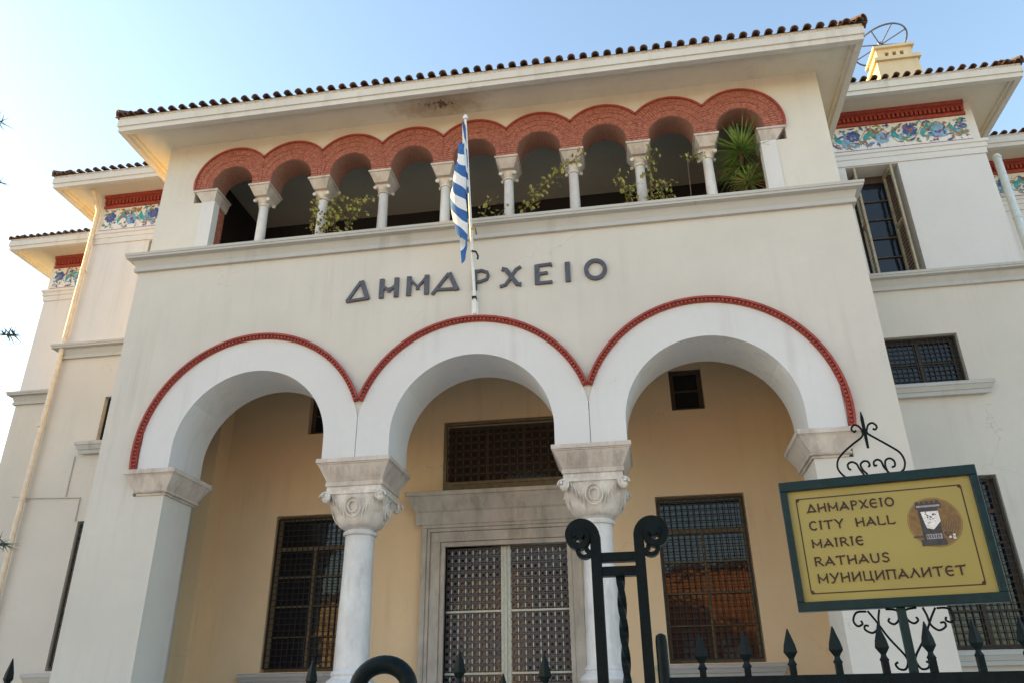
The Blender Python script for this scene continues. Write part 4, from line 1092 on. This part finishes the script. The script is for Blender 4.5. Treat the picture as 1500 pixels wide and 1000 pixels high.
rect(.472, .538, .215, .345, -.0078, 1); rect(.466, .552, .338, .358, -.0080, 1); rect(.462, .545, .205, .228, -.0080, 1)
for k in range(5): rect(.468+k*.017, .479+k*.017, .358, .366, -.0080, 1)
rect(.470, .548, .344, .351, -.0084, 3)
m.quad((.480, -.0086, .328), (.538, -.0086, .328), (.540, -.0086, .290), (.512, -.0086, .262), (.490, -.0086, .268), (.484, -.0086, .30), mi=2)
for k in range(14):
    rnd = random.Random(k); x, z = rnd.uniform(.486, .532), rnd.uniform(.280, .324); rect(x, x+rnd.uniform(.003, .008), z, z+rnd.uniform(.002, .006), -.0089, 1, rnd.uniform(-.004, .004))
rect(.482, .534, .228, .246, -.0085, 3)
for k in range(6): rect(.484+k*.008, .488+k*.008, .231, .243, -.0088, 1)
for k in range(7):
    rnd = random.Random(k+50); x, z = rnd.uniform(.540, .570), rnd.uniform(.222, .245); rect(x, x+.008, z, z+.007, -.0082, 1 if k % 2 else 2)
rect(.440, .470, .236, .242, -.0082, 1)
spart(m, "emblem", ["emblem_brown", "emblem_grey", "emblem_white", "emblem_silver", "sign_gold"], pn, fix=False)
m = MB(); m.box(.332, .362, -.006, .024, G+3.023, 0); spart(m, "post", "sign_frame_paint", bevel=.003)
def ironwork(name, pts, r=.0042, n=60):
    """smooth wrought-iron rod through the given points"""
    P = [pts[0]]+list(pts)+[pts[-1]]; out = []
    for i in range(1, len(P)-2):
        for k in range(8):
            t = k/8; a, b, c, d = P[i-1], P[i], P[i+1], P[i+2]
            out.append(tuple(.5*((2*b[j])+(-a[j]+c[j])*t+(2*a[j]-5*b[j]+4*c[j]-d[j])*t*t+(-a[j]+3*b[j]-3*c[j]+d[j])*t**3) for j in (0, 1)))
    out.append(pts[-1]); m = MB(); m.tube([(p[0], .004, p[1]) for p in out], r, 6); return spart(m, name, "green_iron")
m = MB(); m.rings([[(.352+.006*k*sx_, .004+.006*k*sy_, z) for sx_, sy_ in ((-1, -1), (1, -1), (1, 1), (-1, 1))] for k, z in ((.3, .742), (1, .715), (1, .645), (.7, .592))], True, 0, False); spart(m, "spike", "green_iron")
ironwork("scroll", [(.383, .668), (.391, .663), (.399, .674), (.388, .690), (.371, .686), (.361, .665), (.362, .650), (.391, .624), (.433, .588), (.460, .560), (.469, .526), (.461, .498), (.447, .486)])
ironwork("scroll", [(.322, .668), (.314, .663), (.306, .674), (.316, .690), (.332, .686), (.343, .665), (.338, .640), (.301, .615), (.262, .586), (.237, .559), (.229, .531), (.235, .508), (.251, .486)])
ironwork("scroll", [(.276, .513), (.268, .520), (.268, .536), (.283, .544), (.299, .535), (.306, .515), (.320, .486)])
ironwork("scroll", [(.338, .519), (.345, .524), (.341, .539), (.326, .542), (.313, .530), (.318, .508), (.331, .490)])
ironwork("scroll", [(.371, .522), (.361, .521), (.362, .536), (.376, .543), (.388, .534), (.393, .512), (.408, .486)])
ironwork("scroll", [(.420, .508), (.432, .513), (.433, .531), (.420, .543), (.404, .537), (.399, .515), (.404, .486)])
for s_ in (-1, 1):
    X = lambda x: .347+s_*(.347-x)
    for ps in ([(.236, -.006), (.259, -.044), (.288, -.099), (.328, -.157), (.334, -.180), (.322, -.203), (.302, -.202), (.293, -.187), (.303, -.180)],
               [(.232, -.008), (.198, -.010), (.183, -.036), (.193, -.056), (.211, -.050), (.208, -.038)],
               [(.276, -.003), (.268, -.030), (.262, -.062), (.240, -.081), (.217, -.070), (.218, -.056), (.231, -.057)],
               [(.296, -.003), (.333, -.010), (.333, -.040), (.315, -.055), (.299, -.045), (.304, -.034)]):
        ironwork("scroll", [(X(a), b) for a, b in ps])

# ================================================================== PINE AT THE LEFT
pt = thing("pine_tree", "dark green pine whose branch tips reach in at the left edge", "tree", (-5.6, -5.2, G))
m = MB(); m.tube([(-5.6, -5.2, G), (-5.55, -5.15, -1), (-5.65, -5.1, 2), (-5.6, -5.1, 5.2)], [.17, .13, .08, .02], 10)
tips = [(-3.92, -5.0, 2.24), (-3.70, -5.0, 1.45), (-3.04, -5.0, -.28), (-2.62, -5.0, -2.11)]
ends = list(tips)
rnd = random.Random(21)
for k in range(26):
    z = -2.6+k*.29; a = rnd.uniform(.9, 5.3); l = max(.4, 1.9-.2*(k*.29)); ends.append((-5.6+cos(a)*l, -5.15+sin(a)*l, z+rnd.uniform(-.1, .3)))
twigs = []
for i, e in enumerate(ends):
    e = Vector(e); s_ = Vector((-5.6, -5.13, e.z+.25-.2*(i >= 4)*1.5)); mid = s_.lerp(e, .5)+Vector((0, 0, -.08)); m.tube([s_, mid, e], [.03, .014, .004], 6)
    for t in ([.72, .86, 1.0] if i < 4 else [.35, .55, .75, .9, 1.0]):
        c = (s_.lerp(mid, t*2) if t < .5 else mid.lerp(e, t*2-1)); twigs.append((c, (e-mid).normalized()))
m.build("trunk", "bark", pt)
m = MB()
for c, d in twigs:
    for k in range(38):
        dd = (d*rnd.uniform(.2, 1.2)+Vector((rnd.gauss(0, .6), rnd.gauss(0, .6), rnd.gauss(0.1, .5)))).normalized(); l = rnd.uniform(.09, .17); s_ = dd.orthogonal().normalized()*.006
        b = c-d*rnd.uniform(0, .14); m.quad(b-s_, b+s_, b+dd*l)
o = m.build("needles", "pine_needle", pt, fix=False); o["kind"] = "stuff"

# ================================================================== HOUSES OUT OF FRAME (one mirrored in the panes, two added for shade and bounced light)
def town_house(label, loc, rz, wd, dp, ht, wall):
    hs = thing("town_house", label, "house", loc, rotz=rz); x0, x1 = -wd/2, wd/2; gz = loc[2]; n = int(wd/2.9); st = int((ht-.8)/3.2)
    wins = [(x0+.95+(wd-.5)/n*i, x0+2.15+(wd-.5)/n*i, 1+3.2*j, 2.8+3.2*j) for i in range(n) for j in range(st)]
    def P(m, nm, mat):
        o = m.build(nm, mat, None, origin=(0, 0, 0)); o.parent = hs; return o
    m = MB(); rect_wall(m, x0, x1, 0, ht, 0, -.4, wins); m.box(x0, x1, -dp, -.4, 0, ht); P(m, "wall", wall)
    m = MB(); e = .5; k = dp/2-1
    m.box(x0-e, x1+e, -dp-e, e, ht, ht+.2); m.frustum((x0-e, x1+e, -dp-e, e), (x0+k, x1-k, -dp/2-.2, -dp/2+.2), ht+.2, ht+.2+k*.4); P(m, "roof", "clay_tile")
    first = None
    for a, b, c, d in wins:
        m = MB(); m.box(a+.02, b-.02, -.34, -.28, c+.02, d-.02)
        if first is None: first = P(m, "window", "white_paint"); fx_, fz_ = a, c
        else: o = bpy.data.objects.new("window", first.data); col.objects.link(o); o.parent = hs; o.location = (a-fx_, 0, c-fz_)
town_house("terracotta town house across the street mirrored in the porch windows", (6, -36, G), R(36), 18, 9, 9.6, "terracotta_wall")
town_house("tall unseen house added at the left to shade the forecourt and lower walls", (-31, 0, G), R(-90), 22, 10, 15.2, "concrete")  # added out of view to block the low sun from fence and lower walls
town_house("unseen ochre house added across the street to bounce warm light into the porch", (-14, -37, G), R(30), 22, 9, 9.5, "ochre_plaster")  # added out of view as a sunlit reflector for the porch and soffits
